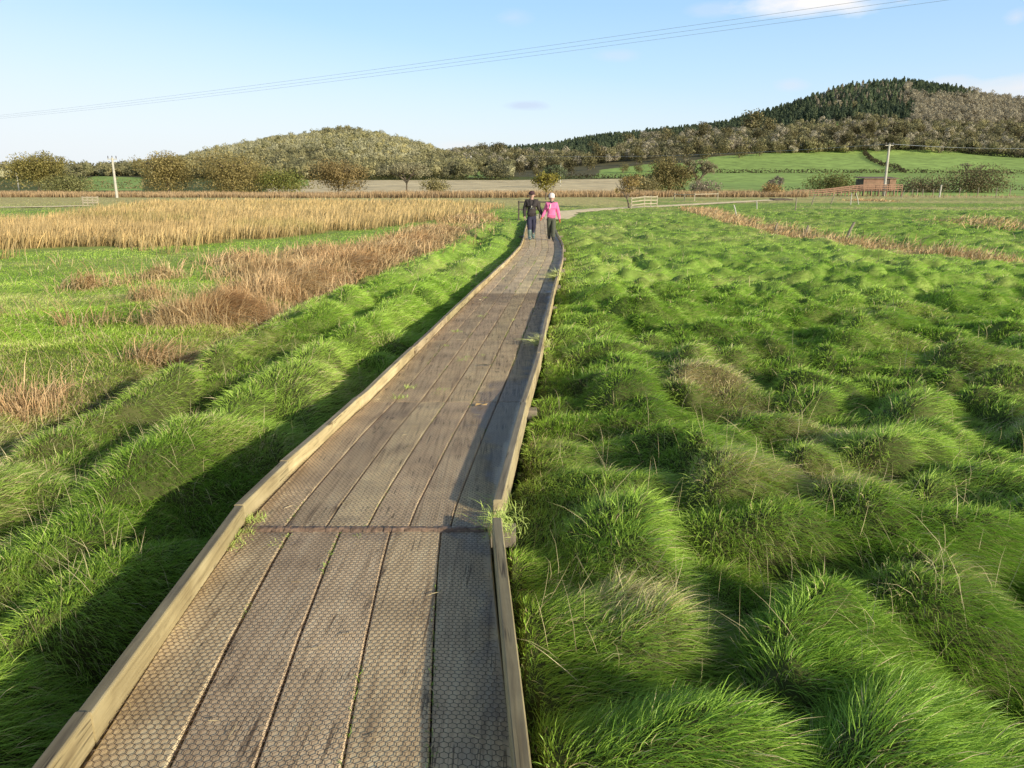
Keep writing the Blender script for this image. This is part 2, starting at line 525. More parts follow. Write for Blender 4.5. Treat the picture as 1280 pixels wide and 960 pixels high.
# reed bed outline on the ground
REED_P = [at(-420, 322), at(-100, 318), at(0, 317), at(90, 314), at(160, 310), at(250, 307), at(330, 300), at(400, 294), at(470, 286), at(540, 276), at(606, 267),
          at(626, 261), at(600, 257), at(540, 254), at(300, 252.5), at(180, 255), at(135, 264), at(70, 277), at(0, 288), at(-420, 300)]


def scatter(x0, x1, y0, y1, dens, rng=R0):
    """screen-even scatter of ground points between picture rows; dens in points per (1280x960) pixel"""
    n = int((x1 - x0) * (y1 - y0) * dens)
    px = rng.uniform(x0, x1, n); py = rng.uniform(y0, y1, n)
    d = (py - 480) / FP
    f = CT - d * ST; u = -ST - d * CT
    Y = (.12 - CZ) / u * f
    return (px - 640) / FP / f * Y, Y


def grass_points():
    X = []; Y = []
    # near: even per square metre
    def area(xa, xb, ya, yb, dens):
        n = int((xb - xa) * (yb - ya) * dens)
        x = R0.uniform(xa, xb, n); y = R0.uniform(ya, yb, n)
        px = 640 + FP * x / (y * CT + 1.9 * ST)
        k = (px > -330) & (px < 1610)
        X.append(x[k]); Y.append(y[k])
    area(-4.5, 5, .9, 3.6, 14500)
    area(-7, 8, 3.6, 6.2, 9000)
    area(-11, 12, 6.2, 10, 4200)
    # beyond: even in the picture
    x, y = scatter(-330, 1610, 247, 431, 3.3); k = (y >= 10); X.append(x[k]); Y.append(y[k])
    return np.concatenate(X), np.concatenate(Y)


def make_grass():
    x, y = grass_points()
    left = XL(y) - x; right = x - XR(y)
    keep = (((left > .07) | (right > .06)) | (y > 47.4)) & (y < 150)
    pd = np.minimum(polydist(x, y, PATH_C), polydist(x, y, PATH_L))
    keep &= pd > 1.3 + .4 * vnoise(x, y, .8, 3)
    keep &= ~(inpoly(x, y, REED_P) & (vnoise(x, y, 2, 8) > .25))
    x, y = x[keep], y[keep]; left, right = left[keep], right[keep]
    n = len(x); z = gh(x, y); nor = gnormal(x, y)
    D = np.sqrt(x * x + y * y + 4)
    beyond = np.interp(y, [p[1] for p in DITCH], [p[0] for p in DITCH]) - x
    meadow_l = ((beyond > 0) & (x < 0) & (y < 75))
    st = straw_amount(x, y)
    is_straw = R0.random(n) < st * .55
    tone = np.clip(fbm(x, y, 2.4, 51) * 1.1 - .05 + R0.normal(0, .22, n), 0, 1)
    tone2 = fbm(x, y, .5, 57)
    col = mixc(GREEN_D, GREEN_M, np.clip(tone * 1.6, 0, 1)); col = mixc(np.zeros(3), col, np.ones(n))
    col = col * (1 - np.clip(tone - .6, 0, 1)[:, None] * 1.6) + GREEN_L * (np.clip(tone - .6, 0, 1)[:, None] * 1.6)
    col = col * (1 - st[:, None] * .35) + np.array([.90, .78, .38]) * (st[:, None] * .35)
    sc = mixc(STRAW_D, STRAW, R0.random(n))
    col = np.where(is_straw[:, None], sc, col) * R0.uniform(.75, 1.2, n)[:, None]
    col = np.where(meadow_l[:, None], col * np.array([1.14, 1.06, 1.1]), col)
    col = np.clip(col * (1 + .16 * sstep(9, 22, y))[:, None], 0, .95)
    lm = np.where(meadow_l, .75, 1.0)
    L = R0.uniform(.06, .14, n) * lm * (1 + .15 * R0.normal(0, 1, n)) * (1 + .35 * (tone2 - .5))
    L = np.clip(L, .06, .36) * (1 + .12 * sstep(10, 50, y)) * (1 - .4 * sstep(60, 90, y))
    L *= np.where(is_straw, 1.12, 1)
    edge = np.minimum(np.where(right > 0, right, 9), np.where(left > 0, left, 9))
    L *= .55 + .45 * sstep(.0, .35, edge)
    W = np.maximum(R0.uniform(.0018, .0034, n), .43 * D / 768)
    W = np.minimum(W, .05)
    an = 6.283 * vnoise(x, y, 1.6, 61) * .9 + R0.normal(0, .35, n)
    comb = np.stack([np.cos(an), np.sin(an), np.zeros(n)], 1) * .35 + nor * np.array([.6, .6, 0]) + np.array([.46, -.26, 0])
    up = nor * .5 + np.array([0, 0, .32]) + comb * .55 + R0.normal(0, .17, (n, 3)); up /= np.linalg.norm(up, axis=1, keepdims=True)
    lean = comb * 1.3 + R0.normal(0, .22, (n, 3)) + np.array([0, 0, -.15])
    lean /= np.linalg.norm(lean, axis=1, keepdims=True) + .25
    droop = R0.uniform(.35, 1.05, n)
    B = {}
    for side in ('l', 'r'):
        B[side] = Blades()
    rt = np.stack([x, y, z - .01], 1)
    sidemask = x < np.interp(y, RY, RX) - .4
    for side, sm in (('l', sidemask), ('r', ~sidemask)):
        for lo, hi, seg in ((0, 5.5, 3), (5.5, 16, 2), (16, 1e9, 1)):
            k = sm & (D >= lo) & (D < hi)
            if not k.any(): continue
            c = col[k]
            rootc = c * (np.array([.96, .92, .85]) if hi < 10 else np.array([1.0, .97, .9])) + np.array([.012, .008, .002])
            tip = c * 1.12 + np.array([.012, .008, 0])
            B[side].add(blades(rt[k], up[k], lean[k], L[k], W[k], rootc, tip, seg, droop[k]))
    return B


BL = make_grass()
tag(BL['l'].build('meadow_grass', M['grass']), 'long green marsh grass left of the boardwalk', 'grass', kind='stuff')
tag(BL['r'].build('meadow_grass', M['grass']), 'long green tussocky marsh grass right of the boardwalk', 'grass', kind='stuff')
del BL


# long bleached stalks standing above the grass
def stalks():
    B = Blades(); rng = np.random.default_rng(5)
    def put(x, y, Lr, col, wid, dr=(.1, .6), lean0=(-.4, .1, 0), seg=3, spread=.25):
        n = len(x); z = gh(x, y); D = np.sqrt(x * x + y * y + 4)
        up = np.array([0, 0, 1.0]) + rng.normal(0, spread, (n, 3)); up /= np.linalg.norm(up, axis=1, keepdims=True)
        ln = np.array(lean0) + rng.normal(0, .5, (n, 3)); ln[:, 2] = -.1
        c = .85 * col * rng.uniform(.6, 1.15, n)[:, None]
        B.add(blades(np.stack([x, y, z], 1), up, ln, rng.uniform(*Lr, n), np.maximum(wid, .36 * D / 768) * rng.uniform(.7, 1.2, n), c * .8, c * 1.1, seg, rng.uniform(*dr, n), rng))
    # sparse over everything
    x, y = scatter(-250, 1550, 268, 960, .0015, rng)
    k = ((x < XL(y) - .15) | (x > XR(y) + .15)); x, y = x[k], y[k]
    put(x, y, (.18, .42), STRAW, .0019)
    # spots
    for sx, sy, r, a in STRAW_SPOTS:
        m = int(min(110, 200 * a * r)); put(sx + rng.normal(0, r * .55, m), sy + rng.normal(0, r * .55, m), (.10, .27), STRAW, .0016, (.5, 1.1), (.5, -.3, 0), 3, .3)
    # left meadow, leaning to the left
    x, y = scatter(-250, 430, 318, 600, .022, rng)
    beyond = np.interp(y, [p[1] for p in DITCH], [p[0] for p in DITCH]) - x
    w = fbm(x, y, 1.6, 71)
    k = (beyond > .1) & (w > .56); x, y = x[k], y[k]
    put(x, y, (.25, .6), mixc(STRAW * .8, RUST, rng.random(len(x))), .002, (.2, .8), (-.8, .25, 0), 3, .3)
    return B


tag(stalks().build('straw_stalks', M['reed']), 'sparse bleached straw stalks sticking up through the grass', 'straw', kind='stuff')


# rust-coloured sedge along the ditch on the left
def sedge():
    B = Blades(); rng = np.random.default_rng(9)
    pts = []
    # dense stands: (picture position, radius across, radius along, number)
    stands = [((232, 404), .55, .5, 1500), ((262, 398), .6, .55, 2600), ((298, 392), .65, .6, 3200), ((335, 372), .8, .7, 3600), ((372, 358), .9, 1.0, 3800), ((345, 345), 1.3, 1.1, 3000),
              ((410, 345), 1.2, 1.3, 3600), ((445, 332), 1.3, 1.6, 3600), ((485, 318), 1.5, 2.0, 3600), ((520, 305), 1.5, 2.6, 3400), ((550, 292), 1.6, 3.0, 3000), ((585, 277), 1.5, 4, 2200),
              ((300, 330), 1.0, 1.2, 900), ((200, 350), .5, .6, 360), ((130, 358), .45, .5, 420), ((190, 375), .35, .4, 260), ((100, 362), .4, .4, 260), ((110, 408), .45, .3, 260),
              ((395, 322), 1.3, 1.8, 1800), ((20, 520), .4, .3, 420), ((190, 452), .3, .3, 260), ((230, 455), .25, .3, 260), ((60, 505), .3, .3, 200)]
    X = []; Y = []; A = []
    for (p, ra, rb, m) in stands:
        cx, cy = at(*p)
        X.append(cx + rng.normal(0, ra * .5, m)); Y.append(cy + rng.normal(0, rb * .5, m)); A.append(np.full(m, rng.uniform(0, 1)))
    x = np.concatenate(X); y = np.concatenate(Y); a = np.concatenate(A); n = len(x)
    kk = vnoise(x, y, .75, 79) > .2; x, y, a = x[kk], y[kk], a[kk]; n = len(x)
    D = np.sqrt(x * x + y * y + 4)
    up = np.array([.05, 0, 1.0]) + rng.normal(0, .2, (n, 3)); up /= np.linalg.norm(up, axis=1, keepdims=True)
    an = vnoise(x, y, .8, 77) * 8
    ln = np.stack([.55 + .8 * np.cos(an), -.35 + .6 * np.sin(an), np.full(n, -.25)], 1) + rng.normal(0, .3, (n, 3))
    c = mixc(RUST, STRAW, np.clip(.45 * vnoise(x, y, 1.2, 78) + .4 * rng.random(n) - .1, 0, 1)) * rng.uniform(.6, 1.3, n)[:, None]
    L = rng.uniform(.35, .8, n) * np.interp(D, [6, 12, 40], [.62, .95, 1.0])
    B.add(blades(np.stack([x, y, gh(x, y)], 1), up, ln, L, np.maximum(.0035, .6 * D / 768) * rng.uniform(.7, 1.2, n), c * .65, c * 1.1, 3, rng.uniform(.3, 1.1, n), rng))
    return B


tag(sedge().build('sedge_stand', M['reed']), 'rust brown dead sedge along the ditch left of the boardwalk', 'sedge', kind='stuff')


def dry_line():
    B = Blades(); rng = np.random.default_rng(10)
    X = []; Y = []
    for (p, q) in zip(FENCE_DITCH, FENCE_DITCH[1:]):
        m = int(230 * math.hypot(q[0] - p[0], q[1] - p[1])); t = rng.random(m)
        X.append(p[0] + t * (q[0] - p[0]) + rng.normal(0, .55, m)); Y.append(p[1] + t * (q[1] - p[1]) + rng.normal(0, .75, m))
    for p, r, m in (((877, 266), .8, 900), ((1090, 252), 2.2, 900), ((1230, 282), 2.0, 900), ((1280, 290), 2, 700), ((1190, 325), .7, 500)):
        cx, cy = at(*p); X.append(cx + rng.normal(0, r * .6, m)); Y.append(cy + rng.normal(0, r, m))
    x = np.concatenate(X); y = np.concatenate(Y); k = vnoise(x, y, 1.5, 91) > .22; x, y = x[k], y[k]; n = len(x)
    D = np.sqrt(x * x + y * y + 4)
    up = np.array([0, 0, 1.0]) + rng.normal(0, .3, (n, 3)); up /= np.linalg.norm(up, axis=1, keepdims=True)
    ln = np.array([.5, -.4, -.2]) + rng.normal(0, .5, (n, 3))
    c = mixc(RUST, STRAW, rng.random(n) * .8) * rng.uniform(.6, 1.25, n)[:, None]
    B.add(blades(np.stack([x, y, gh(x, y)], 1), up, ln, rng.uniform(.2, .5, n), np.maximum(.004, .6 * D / 768), c * .65, c * 1.1, 2, rng.uniform(.3, 1.0, n), rng))
    return B


tag(dry_line().build('dry_grass_strip', M['reed']), 'pale brown dry grass along the fence ditch across the right meadow', 'dry grass', kind='stuff')


def reeds():
    B = Blades(); rng = np.random.default_rng(12)
    xs = [p[0] for p in REED_P]; ys = [p[1] for p in REED_P]
    x, y = scatter(-330, 660, 250, 323, 2.3, rng)
    k = inpoly(x + rng.normal(0, .3, len(x)) + 3 * (fbm(x, y, 2.2, 201) - .5), y + rng.normal(0, .5, len(x)) + 15 * (fbm(x, y, 2.6, 202) - .5), REED_P); x, y = x[k], y[k]; n = len(x)
    D = np.sqrt(x * x + y * y + 4)
    H = np.interp(y, [24, 34, 60, 85], [.68, .82, .78, .7]) * (.60 + .75 * fbm(x, y, 2.2, 83)) * rng.uniform(.5, 1.15, n)
    up = np.array([.10, 0, 1.0]) + rng.normal(0, .13, (n, 3)) + .3 * np.stack([vnoise(x, y, 1.2, 203) - .5, np.zeros(n), np.zeros(n)], 1); up /= np.linalg.norm(up, axis=1, keepdims=True)
    ln = np.array([.5, -.1, -.1]) + rng.normal(0, .4, (n, 3))
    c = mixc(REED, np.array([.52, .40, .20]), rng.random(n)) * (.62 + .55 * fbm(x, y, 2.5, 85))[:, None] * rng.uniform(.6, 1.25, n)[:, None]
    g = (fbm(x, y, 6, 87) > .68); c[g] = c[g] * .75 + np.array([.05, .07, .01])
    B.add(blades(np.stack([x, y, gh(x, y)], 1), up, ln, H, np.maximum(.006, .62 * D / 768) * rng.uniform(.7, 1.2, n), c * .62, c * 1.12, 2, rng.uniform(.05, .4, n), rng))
    return B


tag(reeds().build('reed_bed', M['reed']), 'golden reed bed filling the left of the marsh', 'reeds', kind='stuff')


def reed_belt():
    B = Blades(); rng = np.random.default_rng(13)
    n = 85000
    x = rng.uniform(-150, 150, n); y = 128 + rng.uniform(0, 1, n) ** 1.4 * 26 + 4 * np.sin(x * .06)
    px, py = project(x, y, np.zeros(n))
    k = (px > -300) & ((px < 1010) | (rng.random(n) < .02)) & (px < 1600); x, y = x[k], y[k]; px = px[k]; n = len(x)
    H = (1.0 + 1.1 * fbm(x, y, 7, 15)) * rng.uniform(.6, 1.15, n) * np.interp(px, [0, 330, 560, 900, 1010, 1400], [.7, .55, .72, .8, .75, .2])
    up = np.array([.05, 0, 1.0]) + rng.normal(0, .08, (n, 3)); up /= np.linalg.norm(up, axis=1, keepdims=True)
    ln = rng.normal(0, .5, (n, 3))
    c = mixc(np.array([.44, .29, .15]), np.array([.70, .52, .28]), np.clip(rng.normal(.12, .2, n) + .3 * fbm(x, y, 12, 17), 0, 1)) * rng.uniform(.55, 1.2, n)[:, None]
    B.add(blades(np.stack([x, y, np.zeros(n)], 1), up, ln, H, np.full(n, .095), c * .6, c * 1.1, 2, rng.uniform(.05, .3, n), rng))
    return B


tag(reed_belt().build('reed_belt', M['reed']), 'brown reed belt across the far side of the marsh before the trees', 'reeds', kind='stuff')


# ------------------------------------------------------------------ ground sheet and hills
def ground():
    az = np.concatenate([np.linspace(-180, -58, 26)[:-1], np.linspace(-58, 58, 760), np.linspace(58, 180, 26)[1:]]) * math.pi / 180
    rr = np.concatenate([[.0], np.geomspace(.35, 170, 640), np.geomspace(180, 4500, 40)])
    A, Rr = np.meshgrid(az, rr); x = Rr * np.sin(A); y = Rr * np.cos(A)
    z = np.where(Rr < 170, gh(x, y), 0) * (1 - sstep(150, 168, Rr)) - 6.0 * sstep(175, 300, Rr)
    n, m = x.shape
    st = straw_amount(x, y)
    c = np.zeros((n, m, 3))
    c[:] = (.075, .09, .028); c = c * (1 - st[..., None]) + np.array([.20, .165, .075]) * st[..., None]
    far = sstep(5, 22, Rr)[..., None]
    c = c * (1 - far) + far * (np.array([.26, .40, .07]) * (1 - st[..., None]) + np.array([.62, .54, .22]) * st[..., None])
    ditch = np.exp(-(polydist(x, y, DITCH) / .35) ** 2)[..., None]
    c = c * (1 - ditch) + np.array([.05, .04, .022]) * ditch
    idx = np.arange(n * m).reshape(n, m)
    Q = np.stack([idx[:-1, :-1], idx[:-1, 1:], idx[1:, 1:], idx[1:, :-1]], -1).reshape(-1, 4)
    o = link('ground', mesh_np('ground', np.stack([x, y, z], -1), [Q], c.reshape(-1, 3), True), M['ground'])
    tag(o, kind='structure')


ground()


def strip_path(name, pts, half, col):
    P = [Vector((p[0], p[1], 0)) for p in pts]; V = []; Q = []; C = []
    dense = []
    for a, b in zip(P, P[1:]):
        for k in range(12): dense.append(a.lerp(b, k / 12))
    dense.append(P[-1])
    for i, p in enumerate(dense):
        d = (dense[min(i + 1, len(dense) - 1)] - dense[max(i - 1, 0)]).normalized(); s = Vector((d.y, -d.x, 0))
        for k in range(5):
            t = k / 2 - 1
            q = p + s * half * t * (1 + .12 * math.sin(i * 1.7 + k)); V.append((q.x, q.y, .09 + .05 * (1 - t * t))); C.append(col)
    for i in range(len(dense) - 1):
        for k in range(4): Q.append((i * 5 + k, i * 5 + k + 1, i * 5 + k + 6, i * 5 + k + 5))
    o = link(name, mesh_np(name, np.array(V), [np.array(Q)], np.array(C), True), M['ground']); tag(o, kind='structure')


strip_path('path', PATH_C, 1.35, (1.0, .82, .50))
strip_path('path', PATH_L, 1.2, (1.0, .82, .50))

FIELD_TOP = ([700, 830, 890, 985, 1085, 1180, 1240, 1290, 1400, 1900], [232, 215, 203, 196.5, 193, 193.5, 197, 203, 210, 215])
PASTURE = [(983, 161), (1000, 156), (1040, 152.5), (1074, 154), (1062, 158.5), (1020, 160.5)]
GREENS = [[(742, 223), (752, 212), (830, 203), (850, 213), (800, 221)], [(560, 222), (575, 215), (622, 213), (622, 222)], [(100, 226), (120, 220), (178, 222), (178, 238), (104, 238)],
          [(355, 232), (360, 224), (385, 225), (385, 232)]]
CONIF = [[(600, 191), (640, 186), (700, 181), (752, 173), (800, 171), (800, 182), (740, 201), (655, 198)],
         [(800, 171), (870, 163), (900, 157), (950, 143), (985, 131), (985, 163), (890, 170), (830, 180)],
         [(980, 133), (1000, 134), (1030, 141), (1080, 137), (1142, 134), (1140, 156), (1075, 152), (985, 163)],
         [(1138, 104), (1165, 108), (1200, 116), (1222, 122), (1210, 128), (1172, 124), (1136, 125)],
         [(1040, 108), (1120, 98), (1140, 105), (1136, 112), (1090, 111)]]


def hills():
    us = np.linspace(-1.6, 1.6, 900); ys = np.concatenate([np.geomspace(163, 700, 190), np.geomspace(708, 2600, 120)])
    U, Y = np.meshgrid(us, ys); X = U * Y; Z = hz(X, Y) - .3 * (Y < 166)
    px, py = project(X, Y, Z)
    n, m = X.shape
    c = np.zeros((n, m, 3)); c[:] = (.16, .145, .075)
    nz = fbm(X, Y, 40, 44)[..., None]
    low = (Y < 430) & (px < 830)
    c[low] = (.13, .15, .04)
    tanf = (Y > 175) & (Y < 372) & (((px > 335) & (px < 800)))
    c = np.where(tanf[..., None], np.array([.82, .66, .39]) * (.85 + .3 * nz), c)
    gr = np.array([.36, .50, .13]) * (.85 + .3 * nz)
    top = np.interp(px, *FIELD_TOP)
    g = (px > 825) & (py > top - 7) & (Y < 640)
    for P in GREENS + [PASTURE]: g |= inpoly(px, py, P)
    c = np.where(g[..., None], gr, c)
    c = np.where(((Y > 1250))[..., None], np.array([.13, .15, .11]), c)
    idx = np.arange(n * m).reshape(n, m)
    Q = np.stack([idx[:-1, :-1], idx[:-1, 1:], idx[1:, 1:], idx[1:, :-1]], -1).reshape(-1, 4)
    o = link('hills', mesh_np('hills', np.stack([X, Y, Z], -1), [Q], c.reshape(-1, 3), True), M['hill'])
    tag(o, kind='structure')


hills()


# ------------------------------------------------------------------ foliage
def quads_from(P, N, size, rng, aspect=.7):
    n = len(P)
    t = np.cross(N, rng.normal(0, 1, (n, 3))); t /= np.linalg.norm(t, axis=1, keepdims=True) + 1e-9
    b = np.cross(N, t); b /= np.linalg.norm(b, axis=1, keepdims=True) + 1e-9
    s = (size * rng.uniform(.6, 1.3, n))[:, None] if np.ndim(size) == 0 else (size * rng.uniform(.6, 1.3, n))[:, None]
    return np.stack([P - t * s * .5, P - b * s * .5 * aspect, P + t * s * .5, P + b * s * .5 * aspect], 1)


def crown_pts(lumps, n, rng, lo=.55, hi=1.05):
    L = np.array(lumps, float); w = (L[:, 3] * L[:, 4] + L[:, 4] * L[:, 5] + L[:, 3] * L[:, 5]); w /= w.sum()
    i = rng.choice(len(L), n, p=w)
    d = rng.normal(0, 1, (n, 3)); d /= np.linalg.norm(d, axis=1, keepdims=True)
    r = rng.uniform(lo ** 2, hi ** 2, n) ** .5
    return L[i, :3] + d * L[i, 3:6] * r[:, None], d, r, i


def crown_mesh(name, lumps, n, size, c0, c1, rng, aspect=.7, lo=.55, jit=.7, gain=1.6):
    P, d, r, i = crown_pts(lumps, n, rng, lo)
    N = d + rng.normal(0, jit, d.shape)
    N /= np.linalg.norm(N, axis=1, keepdims=True)
    V = quads_from(P, N, size, rng, aspect)
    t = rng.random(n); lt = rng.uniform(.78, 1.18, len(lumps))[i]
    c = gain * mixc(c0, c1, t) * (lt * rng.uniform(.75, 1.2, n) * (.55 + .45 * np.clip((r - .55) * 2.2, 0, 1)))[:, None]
    Q = np.arange(n * 4).reshape(n, 4)
    return mesh_np(name, V.reshape(-1, 3), [Q], np.repeat(c, 4, 0))


def round_lumps(w, h, base, rng, k=14, squash=.8):
    out = []
    for _ in range(k):
        a = rng.uniform(0, 6.283); q = rng.uniform(0, 1) ** .5; hh = rng.uniform(0, 1)
        rad = w * .5 * q * math.sin(math.acos(min(1, max(-1, hh * 1.6 - .8)))) * .72
        s = rng.uniform(.2, .32) * w
        out.append((rad * math.cos(a), rad * math.sin(a), base + (h - base) * (.18 + .64 * hh), s, s, s * squash))
    return out


def limb_tree(h, w, trunk_h, rng, r0, forks=3, depth=3):
    """tapered trunk and limbs; returns MB and the tips"""
    mb = MB(); tips = []
    def grow(p, d, L, r, lev):
        q = p; pts = [p]; rad = [r]
        dd = d
        for k in range(3):
            dd = (dd + Vector(rng.normal(0, .16, 3)) + Vector((0, 0, .04))).normalized()
            q = q + dd * L / 3; pts.append(q); rad.append(r * (1 - .14 * (k + 1)))
        mb.tube(pts, rad, 6 if lev < 2 else 4, cap=False)
        if lev >= depth:
            tips.append(q); return
        nb = forks if lev else forks + 1
        a0 = rng.uniform(0, 6.28)
        for k in range(nb):
            a = a0 + 6.283 * k / nb + rng.normal(0, .3); sp = rng.uniform(.5, 1.0)
            nd = (dd * .75 + Vector((math.cos(a), math.sin(a), 0)) * sp * (w / h * 1.1) + Vector((0, 0, .12))).normalized()
            grow(q, nd, L * rng.uniform(.62, .85), r * .56, lev + 1)
    L0 = trunk_h
    grow(Vector((0, 0, -.2)), Vector((rng.normal(0, .05), rng.normal(0, .05), 1)).normalized(), L0, r0, 0)
    return mb, tips


OLIVE0, OLIVE1 = np.array([.17, .155, .07]), np.array([.33, .285, .135])
GOLD0, GOLD1 = np.array([.17, .145, .052]), np.array([.32, .255, .10])
BROWN0, BROWN1 = np.array([.22, .185, .13]), np.array([.33, .285, .20])
PALE0, PALE1 = np.array([.25, .225, .13]), np.array([.34, .31, .185])
DARK0, DARK1 = np.array([.048, .066, .036]), np.array([.115, .135, .062])
LEAFG0, LEAFG1 = np.array([.07, .09, .022]), np.array([.19, .18, .05])


def mid_tree(name, label, px, py_top, w_px, Y, c0, c1, n, size, seed, trunk=.22, lean=0, group=None, lumps_k=18, bare=False, cat='tree', depth=3, squash=.75, base_f=.18):
    rng = np.random.default_rng(seed)
    x, _, ztop = at_y(px, py_top, Y); z0 = float(hz(x, Y)) if Y > 166 else 0.0
    h = ztop - z0; w = w_px / FP * Y * 1.0
    t = empty(name, (x, Y, z0 - .05), rng.uniform(0, 6)); tag(t, label, cat, group)
    mb, tips = limb_tree(h, w, h * trunk, rng, .035 * h, 3, depth)
    # fit the limbs into the crown's size
    vs = np.array(mb.v); sx = (w * .42) / max(1e-3, np.percentile(np.abs(vs[:, :2]), 98)); sz = (h * .93) / vs[:, 2].max()
    up = np.clip((vs[:, 2] - h * trunk * .6) / (h * .3), 0, 1)[:, None]
    vs[:, :2] *= 1 + (sx - 1) * up; vs[:, 2] *= sz
    mb.v = [tuple(p) for p in vs]
    mb.build('trunk', M['bark'], t, smooth=True)
    tp = np.array([[q.x * sx, q.y * sx, q.z * sz] for q in tips])
    if bare:
        lumps = [(*p, w * .09, w * .09, w * .07) for p in tp]
        me = crown_mesh('crown', lumps, n, size, c0, c1, rng, .22, .0, .9)
    else:
        lumps = round_lumps(w, h, h * base_f, rng, lumps_k, squash); n = int(n * 1.9); size *= .72
        sel = tp[rng.permutation(len(tp))[:lumps_k]]
        lumps += [(*p, w * .13, w * .13, w * .10) for p in sel]
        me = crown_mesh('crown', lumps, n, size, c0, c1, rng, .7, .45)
    link('crown', me, M['leaf'], t)
    return t


# trees standing beyond the reed belt
G_T = 'trees beyond the reed belt'
mid_tree('oak_tree', 'broad leafy oak standing alone at the far left edge', 42, 191, 72, 172, np.array([.13, .125, .04]), np.array([.30, .25, .08]), 6500, .42, 101, .2, group=G_T)
mid_tree('willow_bush', 'low pale green rounded bush beside the far left oak', 84, 221, 62, 168, np.array([.14, .15, .055]), np.array([.26, .25, .10]), 2600, .4, 102, .1, group='bushes beyond the reed belt', cat='bush', base_f=.0)
mid_tree('oak_tree', 'rounded golden oak behind the reeds, first of the pair left of the wooded hill', 207, 193, 78, 168, GOLD0, GOLD1, 6800, .42, 103, .2, group=G_T, base_f=.08)
mid_tree('oak_tree', 'widest golden brown oak with pale forked limbs behind the reeds', 288, 196, 116, 166, GOLD0, GOLD1, 8200, .42, 104, .17, group=G_T, lumps_k=24, base_f=.06)
mid_tree('willow_bush', 'green and brown shrub at the right foot of the widest oak', 347, 217, 62, 164, LEAFG0 * 1.4, LEAFG1 * 1.25, 2600, .4, 105, .12, group='bushes beyond the reed belt', cat='bush', base_f=.0)
mid_tree('oak_tree', 'orange brown rounded tree alone in front of the left hill', 421, 204, 68, 170, np.array([.19, .14, .055]), np.array([.32, .24, .105]), 4800, .4, 106, .2, group=G_T, base_f=.1)
mid_tree('bare_tree', 'nearly bare spreading tree with pale twigs in front of the tan field', 508, 203, 60, 165, PALE0, PALE1, 3400, .5, 107, .2, group=G_T, bare=True)
mid_tree('willow_bush', 'low brown bush under the nearly bare tree', 545, 226, 40, 166, OLIVE0, OLIVE1, 1500, .4, 108, .1, group='bushes beyond the reed belt', cat='bush', base_f=.0)
mid_tree('sapling', 'small yellow green leafy sapling behind the two walkers', 682, 216, 34, 112, np.array([.14, .13, .025]), np.array([.33, .28, .06]), 1100, .30, 109, .25, group=G_T, lumps_k=10)
mid_tree('ivy_tree', 'dark ivy clad tree just above the small sapling', 693, 204, 26, 240, DARK0 * 1.5, DARK1 * 1.5, 1600, .5, 110, .2, group=G_T)
mid_tree('sapling', 'thin flat topped sapling with brown leaves beside the pale gate', 788, 217, 36, 71, np.array([.20, .14, .05]), np.array([.34, .26, .11]), 900, .2, 111, .42, group=G_T, lumps_k=9, squash=.5, base_f=.42)
mid_tree('oak_tree', 'tall olive brown tree right of the thin sapling', 838, 197, 56, 158, np.array([.15, .13, .05]), np.array([.28, .235, .095]), 5400, .4, 112, .18, group=G_T, base_f=.04)
mid_tree('bare_tree', 'thin twiggy pale brown tree at the right end of the clump', 874, 197, 44, 157, PALE0, PALE1, 3600, .45, 113, .18, group=G_T, bare=True)
mid_tree('willow_bush', 'low red brown bush at the foot of the thin twiggy tree', 880, 228, 44, 152, BROWN0, BROWN1, 1500, .35, 114, .1, group='bushes beyond the reed belt', cat='bush', base_f=.0)
mid_tree('willow_bush', 'low olive bush between the thin sapling and the tall olive tree', 808, 222, 36, 155, OLIVE0, OLIVE1, 1500, .35, 115, .1, group='bushes beyond the reed belt', cat='bush', base_f=.0)
mid_tree('bare_tree', 'grey leaning twiggy tree right of the reed belt near the ramp', 972, 219, 26, 160, np.array([.19, .16, .12]), np.array([.30, .26, .20]), 1300, .4, 116, .2, group=G_T, bare=True)
mid_tree('willow_bush', 'orange brown reedy bush at the left end of the ramp', 968, 233, 34, 142, np.array([.25, .17, .07]), np.array([.38, .27, .12]), 1300, .35, 117, .1, group='bushes beyond the reed belt', cat='bush', base_f=.0)
mid_tree('bramble_bush', 'big dark brown thicket in the field right of the hut', 1216, 219, 92, 185, np.array([.10, .085, .045]), np.array([.19, .16, .08]), 4200, .45, 118, .1, group='bushes beyond the reed belt', cat='bush', base_f=.0)
mid_tree('bramble_bush', 'dark olive thicket just left of the hut', 1046, 222, 66, 185, np.array([.09, .095, .03]), np.array([.18, .17, .06]), 2600, .45, 119, .1, group='bushes beyond the reed belt', cat='bush', base_f=.0)
mid_tree('bramble_bush', 'low brown thicket just right of the hut', 1150, 226, 62, 186, np.array([.12, .10, .06]), np.array([.20, .165, .09]), 2200, .45, 120, .1, group='bushes beyond the reed belt', cat='bush', base_f=.0)
mid_tree('bare_tree', 'small bare grey tree in the lower green field', 1208, 203, 16, 400, BROWN0, BROWN1, 420, .7, 121, .2, group='small bare trees in the lower field', bare=True, depth=2)
mid_tree('bare_tree', 'small bare grey tree beside the hedge right of the lower field', 1226, 206, 20, 395, BROWN0, BROWN1, 420, .7, 122, .2, group='small bare trees in the lower field', bare=True, depth=2)


